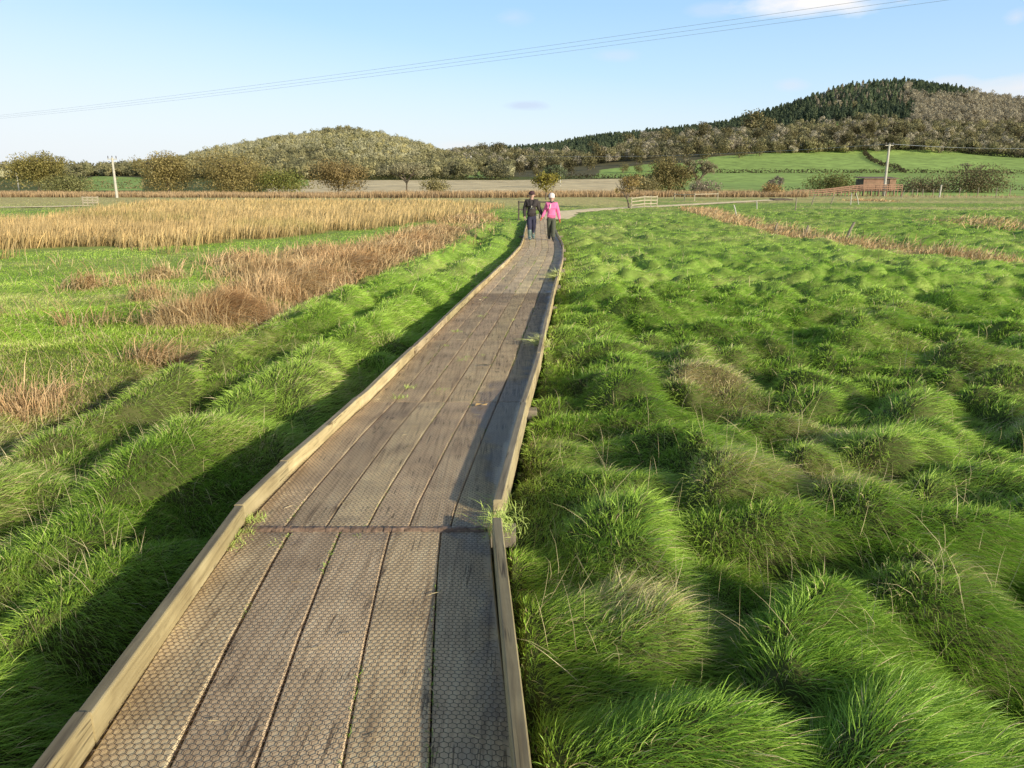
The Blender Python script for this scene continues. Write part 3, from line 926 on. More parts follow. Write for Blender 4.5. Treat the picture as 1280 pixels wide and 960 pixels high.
# hedges
def hedge(label, pts, hgt, wid, c0, c1, seed, size=.8, dens=5, group='field hedges'):
    rng = np.random.default_rng(seed); P = []; N = []
    for a, b in zip(pts, pts[1:]):
        L = math.hypot(b[0] - a[0], b[1] - a[1]); m = int(L * dens * hgt)
        t = rng.random(m); d = rng.normal(0, 1, (m, 3)); d /= np.linalg.norm(d, axis=1, keepdims=True); d[:, 2] = np.abs(d[:, 2])
        x = a[0] + (b[0] - a[0]) * t; y = a[1] + (b[1] - a[1]) * t
        hh = hgt * (.6 + .8 * fbm(x, y, 9, seed))
        r = rng.uniform(.6, 1, m)
        q = np.stack([x + d[:, 0] * wid * r, y + d[:, 1] * wid * r, hz(x, y) + d[:, 2] * hh * r], 1)
        P.append(q); N.append(d)
    P = np.concatenate(P); N = np.concatenate(N); N = N + rng.normal(0, .6, N.shape); N /= np.linalg.norm(N, axis=1, keepdims=True)
    V = quads_from(P, N, size, rng); n = len(P)
    c = mixc(c0, c1, rng.random(n)) * rng.uniform(.7, 1.2, n)[:, None]
    o0 = P.mean(0); o0[2] = P[:, 2].min()
    o = link('hedge', mesh_np('hedge', V.reshape(-1, 3) - o0, [np.arange(n * 4).reshape(n, 4)], np.repeat(c, 4, 0)), M['leaf']); o.location = o0
    tag(o, label, 'hedge', group)
    return o


def hp(px, Y): return ((px - 640) / FP / 1.03 * Y, Y)
HB0, HB1 = np.array([.07, .06, .035]), np.array([.13, .115, .06])
hedge('long dark hedge between the upper and lower green fields right of the clump', [hp(815, 420), hp(900, 424), hp(1000, 425), hp(1130, 424), hp(1290, 418), hp(1500, 400)], 2.4, 1.6, HB0, HB1, 1)
hedge('dark hedge running up the middle of the upper green field', [hp(1127, 428), hp(1118, 448), hp(1100, 470), hp(1085, 505), hp(1077, 545), hp(1075, 572)], 2.6, 1.8, HB0, HB1, 2)
hedge('thick hedge along the top of the left green field below the wood', [hp(875, 548), hp(900, 562), hp(985, 566), hp(1080, 574)], 4.5, 3, OLIVE0 * .8, OLIVE1 * .8, 3, 1.2)
hedge('dark hedge along the top of the right green field below the wood', [hp(1085, 574), hp(1180, 574), hp(1245, 545), hp(1300, 520), hp(1420, 490)], 4.0, 3, HB0, HB1 * 1.2, 4, 1.2)
hedge('dark hedge behind the tan field right of the walkers', [hp(690, 376), hp(730, 380), hp(790, 384), hp(830, 380)], 2.4, 1.8, HB0 * .8, HB1 * .8, 5)
hedge('dark green hedge behind the tan field under the left hill', [hp(345, 378), hp(440, 378), hp(560, 377), hp(640, 377)], 3.0, 2, np.array([.05, .055, .02]), np.array([.12, .115, .045]), 6)
hedge('low brown hedge along the bottom of the lower green field', [hp(960, 205), hp(1060, 208), hp(1180, 210), hp(1300, 205), hp(1450, 200)], 1.5, 1.4, np.array([.11, .09, .05]), np.array([.19, .155, .085]), 7, .5)
hedge('long olive hedge below the far left trees', [hp(-150, 230), hp(60, 228), hp(180, 226), hp(400, 222)], 3.0, 2, OLIVE0, OLIVE1, 8, .6)
hedge('hedge line crossing the green slope at the far left', [hp(95, 480), hp(150, 470), hp(190, 460)], 4, 3, OLIVE0 * .7, OLIVE1 * .7, 9, 1.2)


# woods
def wood_sources(kind, rng, k=6):
    out = []
    for i in range(k):
        if kind == 'conifer':
            n = 120; h = rng.uniform(7.5, 11); t = rng.random(n) ** .8
            a = rng.uniform(0, 6.283, n); r = (1 - t) ** .7 * 2.4 * rng.uniform(.5, 1.05, n) + .1
            P = np.stack([r * np.cos(a), r * np.sin(a), 1.5 + (h - 1.5) * t], 1); N = np.stack([np.cos(a), np.sin(a), np.full(n, .5)], 1) + rng.normal(0, .4, (n, 3))
            N /= np.linalg.norm(N, axis=1, keepdims=True)
            V = quads_from(P, N, 1.4, rng, .8); sh = rng.uniform(.6, 1.3, n)
        else:
            n = 190; h = rng.uniform(7.5, 11.5); w = h * rng.uniform(.75, 1.0)
            P, d, r, _ = crown_pts(round_lumps(w, h, h * .12, rng, 6), n, rng, .6)
            N = d + rng.normal(0, .25, d.shape); N /= np.linalg.norm(N, axis=1, keepdims=True)
            V = quads_from(P, N, 1.2, rng, .75); sh = rng.uniform(.88, 1.1, n)
        out.append((V, sh))
    return out


def wood(name, label, cat, xs, ys, species, seed, gain=1.08):
    """species: list of (source kind, c0, c1, mask)"""
    rng = np.random.default_rng(seed); VV = []; CC = []
    for kind, c0, c1, msk, s0 in species:
        src = wood_sources(kind, rng)
        x, y = xs[msk], ys[msk]; z = hz(x, y); pick = rng.integers(0, len(src), len(x)); sc = rng.uniform(.7, 1.2, len(x)) * s0
        t = rng.random(len(x))
        for i, (V, sh) in enumerate(src):
            k = np.nonzero(pick == i)[0]
            if not len(k): continue
            a = rng.uniform(0, 6.283, len(k)); ca, sa = np.cos(a)[:, None, None], np.sin(a)[:, None, None]; s = sc[k][:, None, None]
            vx = (V[None, :, :, 0] * ca - V[None, :, :, 1] * sa) * s + x[k][:, None, None]
            vy = (V[None, :, :, 0] * sa + V[None, :, :, 1] * ca) * s + y[k][:, None, None]
            vz = V[None, :, :, 2] * s + z[k][:, None, None] - .5
            VV.append(np.stack([vx, vy, vz], -1).reshape(-1, 3))
            c = 1.5 * mixc(c0, c1, t[k])[:, None, None, :] * sh[None, :, None, None] * np.ones((1, 1, 4, 1))
            CC.append((gain * c * np.array([1.0, 1.02, .98]) + np.array([.020, .027, .034])).reshape(-1, 3))  # bluish offset paints distance haze into the tree colours
    V = np.concatenate(VV); n = len(V) // 4
    o = link(name, mesh_np(name, V, [np.arange(n * 4).reshape(n, 4)], np.concatenate(CC)), M['wood'])
    tag(o, label, cat, kind='stuff')


def woods():
    rng = np.random.default_rng(77)
    # right hill
    n = 17000; u = rng.uniform(-.12, .85, n); y = rng.uniform(520, 1040, n) ; x = u * y
    keep = rng.random(n) < (y / 1040); x, y = x[keep], y[keep]
    z = hz(x, y); px, py = project(x, y, z)
    top = np.interp(px, *FIELD_TOP)
    ok = np.where(px > 830, (py < top + 1) & (y > 560), y > 560) & (px > 560)
    for P in GREENS + [PASTURE]: ok &= ~inpoly(px, py, P)
    con = np.zeros(len(x), bool)
    for P in CONIF: con |= inpoly(px, py, P)
    con &= ok
    br = ok & ~con & (px > 1130) & (py < 160)
    mixr = ok & ~con & ~br & (py < 137) & (px > 930)
    ol = ok & ~con & ~br & ~mixr & (rng.random(len(x)) < .72)
    r = rng.random(len(x))
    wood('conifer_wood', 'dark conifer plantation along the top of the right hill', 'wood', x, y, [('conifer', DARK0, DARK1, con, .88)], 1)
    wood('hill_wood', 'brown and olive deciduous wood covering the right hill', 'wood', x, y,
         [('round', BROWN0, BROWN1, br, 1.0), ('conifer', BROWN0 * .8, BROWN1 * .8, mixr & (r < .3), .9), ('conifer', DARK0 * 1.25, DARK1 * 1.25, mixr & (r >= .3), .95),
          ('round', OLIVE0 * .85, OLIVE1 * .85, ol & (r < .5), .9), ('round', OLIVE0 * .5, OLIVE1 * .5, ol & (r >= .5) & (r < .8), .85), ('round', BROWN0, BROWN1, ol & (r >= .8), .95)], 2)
    # left hill
    n = 12500; u = rng.uniform(-.75, .02, n); y = rng.uniform(385, 860, n); x = u * y
    keep = rng.random(n) < (y / 860); x, y = x[keep], y[keep]
    px, py = project(x, y, hz(x, y))
    ok = px < 640
    for P in GREENS: ok &= ~inpoly(px, py, P)
    ok &= ~((px < 240) & (rng.random(len(x)) < .55))
    lowr = ok & (py > 203 + 8 * np.sin(px * .03)); hi = ok & ~lowr; r = rng.random(len(x))
    cap = hi & (px > 395) & (px < 450) & (py < 176)
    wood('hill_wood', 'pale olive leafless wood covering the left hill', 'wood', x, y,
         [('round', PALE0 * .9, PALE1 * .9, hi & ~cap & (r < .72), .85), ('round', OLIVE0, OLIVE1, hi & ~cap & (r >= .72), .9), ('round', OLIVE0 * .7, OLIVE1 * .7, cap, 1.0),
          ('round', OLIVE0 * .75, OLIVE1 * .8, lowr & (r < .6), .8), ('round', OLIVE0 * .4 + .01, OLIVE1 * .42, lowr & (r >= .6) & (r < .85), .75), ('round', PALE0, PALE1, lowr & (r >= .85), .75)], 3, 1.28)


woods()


# single round trees one can tell apart on the lower slope of the right hill
def slope_trees():
    rng = np.random.default_rng(88)
    kinds = []
    for i, (c0, c1, lab, grp) in enumerate([(OLIVE0, OLIVE1, 'round olive tree standing among others on the lower slope of the right hill', 'round olive trees on the lower slope'),
                                            (PALE0 * .95, PALE1, 'pale tan leafless tree among the olive ones on the right lower slope', 'pale tan trees on the lower slope'),
                                            (OLIVE0 * .55, OLIVE1 * .55, 'dark green brown round tree among paler ones on the right lower slope', 'dark round trees on the lower slope')]):
        h = 13.0; w = 13.5
        src = empty('slope_tree'); tag(src, lab, 'tree', grp)
        mb = MB(); mb.tube([(0, 0, -.5), (.1, 0, h * .3), (.2, .1, h * .6)], [.38, .3, .12], 6); mb.build('trunk', M['bark'], src)
        link('crown', crown_mesh('crown', round_lumps(w, h, h * .1, rng, 12, .85), 800, 1.0, c0, c1, rng, .75, .5, .4, 1.12), M['leaf'], src)
        kinds.append(src)
    used = [False] * 3; placed = []
    spots = [(938, 168, 1.5), (960, 172, 1.3), (820, 181, 1.0), (783, 186, 1.0), (880, 182, 1.1), (905, 178, 1.0), (740, 195, .9), (712, 205, .8), (775, 197, .95), (850, 190, 1.1), (900, 195, 1.0)]
    tries = 0
    while len(spots) < 95 and tries < 6000:
        tries += 1
        px = rng.uniform(585, 1285); py = rng.uniform(165, 222)
        if px > 830 and py > np.interp(px, *FIELD_TOP) - 2: continue
        if px > 980 and py < 168: continue
        if px < 830 and py < 190: continue
        if any(inpoly(np.array([px]), np.array([py]), P)[0] for P in GREENS + [PASTURE] + CONIF): continue
        if any(abs(px - a) < 13 and abs(py - b) < 7 for a, b, _ in spots): continue
        spots.append((px, py, rng.uniform(.6, 1.15)))
    for (px, py, s) in spots:
        best = None
        for Y in np.arange(440, 900, 4.0):
            X = (px - 640) / FP / 1.03 * Y; zz = float(hz(X, Y)); a, b = project(X, Y, zz)
            X = X + (px - a) * Y / FP; b = project(X, Y, float(hz(X, Y)))[1]
            if best is None or abs(b - py) < best[0]: best = (abs(b - py), X, Y)
        _, X, Y = best
        k = rng.choice(3, p=[.52, .26, .22])
        o = kinds[k] if not used[k] else copy_tree(kinds[k]); used[k] = True
        o.location = (X, Y, float(hz(X, Y)) - .3); o.rotation_euler = (0, 0, rng.uniform(0, 6.28)); s = s * Y / 640
        o.scale = (s * rng.uniform(.85, 1.2), s * rng.uniform(.85, 1.2), s * rng.uniform(.8, 1.1))


slope_trees()


# ------------------------------------------------------------------ the boardwalk
bw = empty('boardwalk', (0, 2, 0)); tag(bw, 'long wooden boardwalk covered in wire netting, with low timber edges, crossing the marsh', 'boardwalk')
OFF = np.array([0, 2, 0.])


def strip_mesh(name, prof_fn, ys, col_fn=None, wetf=None):
    """prof_fn(y) -> closed loop of (x,z); extruded along ys; UV = (around, along)"""
    rings = [prof_fn(y) for y in ys]; k = len(rings[0]); n = len(ys)
    V = np.array([(p[0], y, p[1]) for y, r in zip(ys, rings) for p in r]) - OFF
    F = []
    for i in range(n - 1):
        for j in range(k): F.append((i * k + j, i * k + (j + 1) % k, (i + 1) * k + (j + 1) % k, (i + 1) * k + j))
    caps = [tuple(range(k))[::-1], tuple((n - 1) * k + j for j in range(k))]
    return V, F, caps, k


def raw(name, V, F, uvs, cols, wets, m, parent, bevel=0):
    me = bpy.data.meshes.new(name); me.from_pydata([tuple(p) for p in V], [], F); me.update()
    uvl = me.uv_layers.new(name='UVMap')
    li = np.zeros(len(me.loops), np.int32); me.loops.foreach_get('vertex_index', li)
    uvl.data.foreach_set('uv', np.asarray(uvs, np.float32)[li].ravel())
    c = np.ones((len(V), 4), np.float32); c[:, :3] = cols
    me.color_attributes.new('col', 'FLOAT_COLOR', 'POINT').data.foreach_set('color', c.ravel())
    if wets is not None:
        me.attributes.new('wet', 'FLOAT', 'POINT').data.foreach_set('value', np.asarray(wets, np.float32))
    return link(name, me, m, parent)


JOINTS = [-.6, 3.58, 6.55, 9.5, 12.8, 15.7, 18.9, 22.0, 25.2, 28.6, 32, 36, 40, 44, 47]
rngd = np.random.default_rng(21)


def deck_panels():
    for a, b in zip(JOINTS, JOINTS[1:]):
        V = []; F = []; UV = []; C = []; Wt = []
        ys = np.linspace(a + .006, b - .006, max(4, int((b - a) / .3)))
        nb = 5 if a < 3 else 6
        for j in range(nb):
            tint = rngd.uniform(.84, 1.12) * np.array([1, rngd.uniform(.96, 1.02), rngd.uniform(.92, 1.03)]) * (.88 if a > 12 else 1); uo = rngd.uniform(0, 50)
            dz0 = rngd.uniform(-.0015, 0); n0 = len(V)
            g = rngd.uniform(.003, .007)
            for i, y in enumerate(ys):
                xl, xr = float(XL(y)) + .004, float(XR(y)) - .004
                x0 = xl + (xr - xl) * j / nb + g; x1 = xl + (xr - xl) * (j + 1) / nb - g
                zz = float(zd(y)) + dz0 - .001
                if a < 3: zz -= .004
                bv = .006
                ring = [(x0, zz - .045), (x1, zz - .045), (x1, zz - bv), (x1 - bv, zz), (x0 + bv, zz), (x0, zz - bv)]
                for q, (px_, pz_) in enumerate(ring):
                    V.append((px_ - OFF[0], y - OFF[1], pz_)); UV.append((px_ + uo, y + uo * .37)); C.append(tint)
                    wx, wy = at(600, 505, .35)
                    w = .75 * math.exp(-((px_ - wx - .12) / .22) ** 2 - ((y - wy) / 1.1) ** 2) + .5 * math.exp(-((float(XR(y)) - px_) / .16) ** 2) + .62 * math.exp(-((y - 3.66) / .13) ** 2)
                    Wt.append(w)
            k = 6; n = len(ys)
            for i in range(n - 1):
                for q in range(k): F.append((n0 + i * k + q, n0 + i * k + (q + 1) % k, n0 + (i + 1) * k + (q + 1) % k, n0 + (i + 1) * k + q))
            F.append(tuple(n0 + q for q in range(k))[::-1]); F.append(tuple(n0 + (n - 1) * k + q for q in range(k)))
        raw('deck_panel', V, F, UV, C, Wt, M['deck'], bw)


deck_panels()


def kerb(side, y0, y1, hgt=.094, wid=.047, shift=0.0, rough=.004):
    ys = np.linspace(y0 + .003, y1 - .003, max(3, int((y1 - y0) / .25)))
    V = []; F = []; UV = []; C = []; uo = rngd.uniform(0, 40); t = rngd.uniform(.80, 1.12); dh = rngd.uniform(-.004, .005); ja = rngd.normal(0, .004, 2)
    fx = XL if side < 0 else XR
    tint = np.array([t, t * rngd.uniform(.97, 1.02), t * rngd.uniform(.85, 1.0)])
    for y in ys:
        tt = (y - y0) / (y1 - y0); xi = float(fx(y0) + ja[0]) * (1 - tt) + float(fx(y1) + ja[1]) * tt + side * .004 + shift
        xo = xi + side * wid; z0 = float(zd(y)) - .075; z1 = float(zd(y)) + hgt + dh + rough * math.sin(y * 1.7 + uo); b = .005
        a0, a1 = min(xi, xo), max(xi, xo)
        ring = [(a0, z0), (a1, z0), (a1, z1 - b), (a1 - b, z1), (a0 + b, z1), (a0, z1 - b)]
        acc = [0, .05, .2, .206, .25, .256]
        for (x, z), uu in zip(ring, acc):
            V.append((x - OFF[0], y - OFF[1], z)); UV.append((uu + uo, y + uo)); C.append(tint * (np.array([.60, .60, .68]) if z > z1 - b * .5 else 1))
    k = 6; n = len(ys)
    for i in range(n - 1):
        for q in range(k): F.append((i * k + q, i * k + (q + 1) % k, (i + 1) * k + (q + 1) % k, (i + 1) * k + q))
    F.append(tuple(range(k))[::-1]); F.append(tuple((n - 1) * k + q for q in range(k)))
    o = raw('edge_rail', V, F, UV, C, None, M['kerb'], bw)
    return o


LJ = [-.6, 1.95, 3.70, 4.46, 6.3, 8.6, 10.9, 13.2, 16.2, 19.3, 22.1, 25.0, 28.8, 31.5, 34.2, 37.5, 40.6, 43.8, 46.8]
for a, b in zip(LJ, LJ[1:]):
    kerb(-1, a, b)
kerb(1, -.6, 3.52, shift=.004).__setitem__('label', 'nearest grey right hand edge timber ending at the step')
RJ = [3.78, 6.1, 8.3, 10.3, 12.0, 14.1, 15.8, 18.4, 20.9, 24.7, 27.6, 31.9, 34.9, 38, 41, 44, 46.8]
for a, b in zip(RJ, RJ[1:]):
    kerb(1, a, b)


def netting():
    w = .0262; Rr = w / math.sqrt(3); pitch = 1.5 * Rr
    segs = []
    for y0, y1 in ((.9, 3.6), (3.63, 14.0)):
        rows = int((y1 - y0) / pitch)
        for r in range(rows):
            yc = y0 + r * pitch; wd = float(XR(yc) - XL(yc)) - .02; cols = int(wd / w)
            off = (r % 2) * w / 2
            for c in range(cols):
                xc = .012 + c * w + off
                # three of the six sides of each cell
                p = [(xc - w / 2, yc - Rr / 2), (xc - w / 2, yc + Rr / 2), (xc, yc + Rr), (xc + w / 2, yc + Rr / 2)]
                segs += [(p[0], p[1]), (p[1], p[2]), (p[2], p[3])]
    S = np.array(segs)                                     # n,2,2 in (lateral, along)
    a = S[:, 0]; b = S[:, 1]
    wob = lambda q: np.stack([q[:, 0] + .005 * (vnoise(q[:, 0], q[:, 1], .09, 5) - .5) * 2 + .022 * (vnoise(q[:, 0], q[:, 1], .5, 8) - .5) + .014 * np.sin(q[:, 1] * .9), q[:, 1] + .007 * (vnoise(q[:, 0], q[:, 1], .12, 6) - .5) * 2 + .03 * (vnoise(q[:, 0], q[:, 1], .45, 9) - .5)], 1)
    a, b = wob(a), wob(b)
    d = b - a; L = np.linalg.norm(d, axis=1, keepdims=True); d /= L; nrm = np.stack([-d[:, 1], d[:, 0]], 1)
    hw = .00115
    def P(q, off, dz):
        y = q[:, 1] + nrm[:, 1] * off; s = q[:, 0] + nrm[:, 0] * off
        x = XL(y) + s
        step = np.where(y < 3.6, -.004, 0)
        z = zd(y) + step + dz + .0008 * vnoise(s, y, .3, 7)
        return np.stack([x, y, z], 1) - OFF
    V = np.stack([P(a, -hw, .0003), P(a, 0, .0013), P(a, hw, .0003), P(b, -hw, .0003), P(b, 0, .0013), P(b, hw, .0003)], 1)
    n = len(a); base = (np.arange(n) * 6)[:, None]
    Q = np.concatenate([base + np.array([0, 1, 4, 3]), base + np.array([1, 2, 5, 4])])
    link('wire_netting', mesh_np('wire_netting', V.reshape(-1, 3), [Q]), M['netting'], bw)


netting()
# bearers: cross timbers whose ends stick out, and the supporting posts
for y in (3.75, 6.5, 9.45, 12.75, 15.65, 18.85, 22, 25.2, 28.55, 32, 36, 40, 44):
    mb = MB(); ex = .26 if y in (32,) else .12
    mb.box(((float(XL(y) + XR(y))) / 2 - OFF[0], y - OFF[1], float(zd(y)) - .10), (float(XR(y) - XL(y)) + 2 * ex, .12, .09))
    mb.build('cross_bearer', M['post'], bw, .006)
    for sx in (float(XL(y)) + .12, float(XR(y)) - .12):
        mb = MB(); mb.box((sx - OFF[0], y - OFF[1] + .11, float(zd(y)) * .5 - .25), (.1, .09, float(zd(y)) + .38)); mb.build('support_post', M['post'], bw)

# small things lying on the deck
def on_deck(px, py):
    z = .35
    for _ in range(12): x, y = at(px, py, z); z = float(zd(y))
    return x, y, z


def tuft(name, label, x, y, z, n, L, col, seed, spread=.03, cat='grass tuft', group=None, lean=(0, 0, 0), dr=(.3, 1.0)):
    rng = np.random.default_rng(seed); B = Blades()
    rt = np.stack([rng.normal(0, spread, n), rng.normal(0, spread, n), np.zeros(n)], 1)
    up = np.array([0, 0, 1.0]) + rng.normal(0, .35, (n, 3)); up /= np.linalg.norm(up, axis=1, keepdims=True)
    ln = rng.normal(0, .6, (n, 3)) + np.array(lean); ln[:, 2] = -.1
    c = col * rng.uniform(.7, 1.25, n)[:, None]
    D = math.hypot(x, y)
    B.add(blades(rt, up, ln, rng.uniform(.5, 1.1, n) * L, np.full(n, max(.003, .6 * D / 768)), c * .7, c * 1.1, 3, rng.uniform(*dr, n), rng))
    o = B.build(name, M['grass']); o.location = (x, y, z); tag(o, label, cat, group)
    return o


GT = 'grass sprouts between the deck boards'
for i, (px, py, n, L) in enumerate([(571, 414, 40, .06), (558, 432, 24, .05), (512, 484, 36, .07), (502, 497, 50, .07), (585, 447, 20, .05), (577, 450, 20, .05), (552, 487, 18, .05), (548, 492, 18, .05),
                                    (604, 444, 16, .04), (345, 680, 22, .035), (358, 668, 18, .03), (446, 668, 14, .03), (466, 655, 14, .03), (600, 395, 20, .05), (640, 400, 14, .04), (595, 473, 14, .04), (575, 380, 18, .05), (606, 372, 18, .05)]):
    x, y, z = on_deck(px, py)
    tuft('grass_sprout', 'little green grass sprout growing up between the deck boards', x, y, z - .012, n, L, GREEN_L, 300 + i, .02 if y < 5 else .035, group=GT)
for i, (yy, n, L) in enumerate([(3.55, 120, .11), (3.68, 150, .14), (3.85, 80, .12)]):
    tuft('overhanging_tuft', 'bushy grass tuft spilling over the gap in the right edge timber', float(XR(yy)) + .055, yy, .50, n, L, GREEN_L * 1.05, 330 + i, .05, group='tufts in the edge gap', lean=(-.7, -.1, 0))
for i, (yy, n, L) in enumerate([(3.55, 90, .06), (3.72, 110, .07), (3.4, 60, .05)]):
    tuft('corner_tuft', 'short grass growing at the inner corner of the left edge timber', float(XL(yy)) + .03, yy, float(zd(yy)) - .01, n, L, GREEN_L, 340 + i, .03, group='short grass at the left corner')
for i, (px, py) in enumerate([(660, 432), (693, 350), (691, 345)]):
    x, y, z = on_deck(px, py); tuft('overhanging_tuft', ['dry tuft leaning in over the right edge halfway along', 'pale grass tuft bending over the far right edge timber', 'pale grass tuft bending over the far right edge timber'][i],
                                    float(XR(y)) + .03, y, z + .0, 120, .26, mixc(GREEN_L, STRAW, np.full(120, .4)), 350 + i, .05, lean=(-.8, 0, 0), group=None if i == 0 else 'tufts over the far edge')
def litter():
    rng = np.random.default_rng(61); B = Blades(); n = 170
    y = 1 + 13 * rng.random(n) ** 1.5; x = XL(y) + (XR(y) - XL(y)) * np.clip(rng.beta(.6, .6, n), .02, .98)
    an = rng.uniform(0, 6.28, n); up = np.stack([np.cos(an), np.sin(an), np.full(n, .06)], 1); ln = np.stack([-np.sin(an), np.cos(an), np.full(n, .05)], 1)
    c = mixc(np.array([.30, .20, .10]), STRAW, rng.random(n))
    B.add(blades(np.stack([x, y, zd(y) + .003], 1), up, ln, rng.uniform(.02, .09, n), np.maximum(.0035, .5 * y / 768), c, c, 2, rng.uniform(0, .5, n), rng))
    tag(B.build('straw_litter', M['reed']), 'bits of straw and dead stalk scattered over the deck boards', 'litter', kind='stuff')
    B = Blades(); X = []; Y = []
    for j in range(1, 6):
        yy = np.sort(rng.uniform(1, 22, 1500)); nb = np.where(yy < 3.58, 5, 6)
        k = (vnoise(yy * 1.0, np.full(len(yy), j * 7.3), .55, 91) > .66) & (j < nb); yy = yy[k]; nb = nb[k]
        X.append(XL(yy) + (XR(yy) - XL(yy)) * j / nb + rng.normal(0, .006, len(yy))); Y.append(yy)
    x = np.concatenate(X); y = np.concatenate(Y); n = len(x)
    up = np.array([0, 0, 1.]) + rng.normal(0, .5, (n, 3)); up /= np.linalg.norm(up, axis=1, keepdims=True); ln = rng.normal(0, .6, (n, 3)); ln[:, 2] = 0
    c = GREEN_M * rng.uniform(.5, 1.1, n)[:, None]
    B.add(blades(np.stack([x, y, zd(y) - .012], 1), up, ln, rng.uniform(.012, .035, n), np.maximum(.003, .45 * y / 768), c * .7, c, 2, rng.uniform(.2, .8, n), rng))
    tag(B.build('gap_moss', M['grass']), 'thin green moss and grass growing in the gaps between the deck boards', 'moss', kind='stuff')


litter()
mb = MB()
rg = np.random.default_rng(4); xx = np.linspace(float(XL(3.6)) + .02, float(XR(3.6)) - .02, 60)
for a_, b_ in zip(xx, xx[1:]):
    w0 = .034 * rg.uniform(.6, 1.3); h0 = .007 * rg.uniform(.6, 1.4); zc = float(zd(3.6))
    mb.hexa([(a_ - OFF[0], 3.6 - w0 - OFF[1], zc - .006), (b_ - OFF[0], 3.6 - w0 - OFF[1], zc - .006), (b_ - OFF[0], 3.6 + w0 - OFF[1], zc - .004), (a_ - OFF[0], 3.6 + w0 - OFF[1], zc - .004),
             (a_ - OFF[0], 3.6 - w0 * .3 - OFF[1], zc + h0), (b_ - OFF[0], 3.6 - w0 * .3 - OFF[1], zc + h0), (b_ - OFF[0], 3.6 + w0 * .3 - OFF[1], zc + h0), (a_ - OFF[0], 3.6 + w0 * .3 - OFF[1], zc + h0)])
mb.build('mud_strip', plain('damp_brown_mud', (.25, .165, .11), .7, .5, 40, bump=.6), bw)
x, y, z = on_deck(601, 508)
mb = MB(); mb.add([(-.05, -.02, .0), (0, -.035, .012), (.05, -.01, .004), (.06, .02, .014), (.01, .03, .006), (-.04, .02, .016)], [(0, 1, 4, 5), (1, 2, 3, 4)])
lf = mb.build('fallen_leaf', plain('dead_leaf', (.50, .33, .14), .8, .2, 20)); lf.location = (x, y, z + .01); tag(lf, 'curled brown dead leaf lying on the wet deck boards', 'leaf')
mb = MB(); x, y, z = on_deck(610, 458); mb.tube([(0, 0, .01), (.05, .02, .016), (.1, .0, .012), (.15, .03, .02)], [.005, .006, .005, .003], 5)
tw = mb.build('twig', M['bark']); tw.location = (x - .1, y, z + .004); tag(tw, 'short dark twig lying across the deck boards', 'twig')

# ------------------------------------------------------------------ handrail behind the walkers
def post_rail(name, label, cat, base_pts, ph, rails, m, pw=.09, rw=.035, rh=.09, group=None, z_at=None, cap=None, lean=None):
    x0, y0 = base_pts[0]; z0 = (z_at(x0, y0) if z_at else float(gh(x0, y0)))
    t = empty(name, (x0, y0, z0)); tag(t, label, cat, group)
    g = lambda q: (z_at(*q) if z_at else float(gh(*q))) - z0
    for q in base_pts:
        mb = MB(); mb.box((q[0] - x0, q[1] - y0, g(q) + ph / 2 - .1), (pw, pw, ph + .2)); mb.build('post', m, t, .008)
    for h in rails:
        for a, b in zip(base_pts, base_pts[1:]):
            mb = MB(); dy = -pw / 2 - rw / 2 - .002
            mb.bar((a[0] - x0, a[1] - y0 + dy, g(a) + h), (b[0] - x0, b[1] - y0 + dy, g(b) + h), rw, rh); mb.build('rail', m, t)
    return t


zb = lambda x, y: .18
post_rail('handrail', 'dark two bar handrail across the end of the boardwalk behind the walkers', 'handrail',
          [(.40, 46.9), (1.0, 46.95), (1.65, 47.0), (2.3, 47.05)], 1.05, [.98, .55], M['dark_rail'], .1, z_at=zb)
# pale gate by the thin sapling, and the fence behind it
gx0, gy0 = at(789, 262); gx1, gy1 = at(821, 261)
post_rail('field_gate', 'pale three bar field gate beside the path and the thin sapling', 'gate', [(gx0 + (gx1 - gx0) * t, gy0 + (gy1 - gy0) * t) for t in (0, .5, .75, 1)], 1.0, [.88, .58, .28], M['pale_rail'], .09)
a = at(843, 252); b = at(868, 252.5); c = at(897, 251)
post_rail('rail_fence', 'short pale rail fence with low posts beyond the path', 'fence', [a, ((a[0] + b[0]) / 2, (a[1] + b[1]) / 2), b, c], 1.0, [.85], M['pale_rail'], .1)
a = at(104, 256); b = at(123, 256)
post_rail('field_gate', 'small white wooden gate in the reeds at the left, beside the leaning pole', 'gate', [(a[0] + (b[0] - a[0]) * t, a[1] + (b[1] - a[1]) * t) for t in (0, .33, .66, 1)], .85, [.75, .45, .2], M['pale_rail'], .12, rh=.13)
# low sleepers at the end of the path
x, y = at(975, 251); t = empty('sleeper_bridge', (x, y, .03), .1); tag(t, 'low dark timber sleepers at the far end of the tan path', 'sleepers')
for k in range(3):
    mb = MB(); mb.box((0, -.9 + k * .9, .12 + .03 * k), (2.6 - .3 * k, .5, .22)); mb.build('sleeper', M['dark_rail'], t, .01)

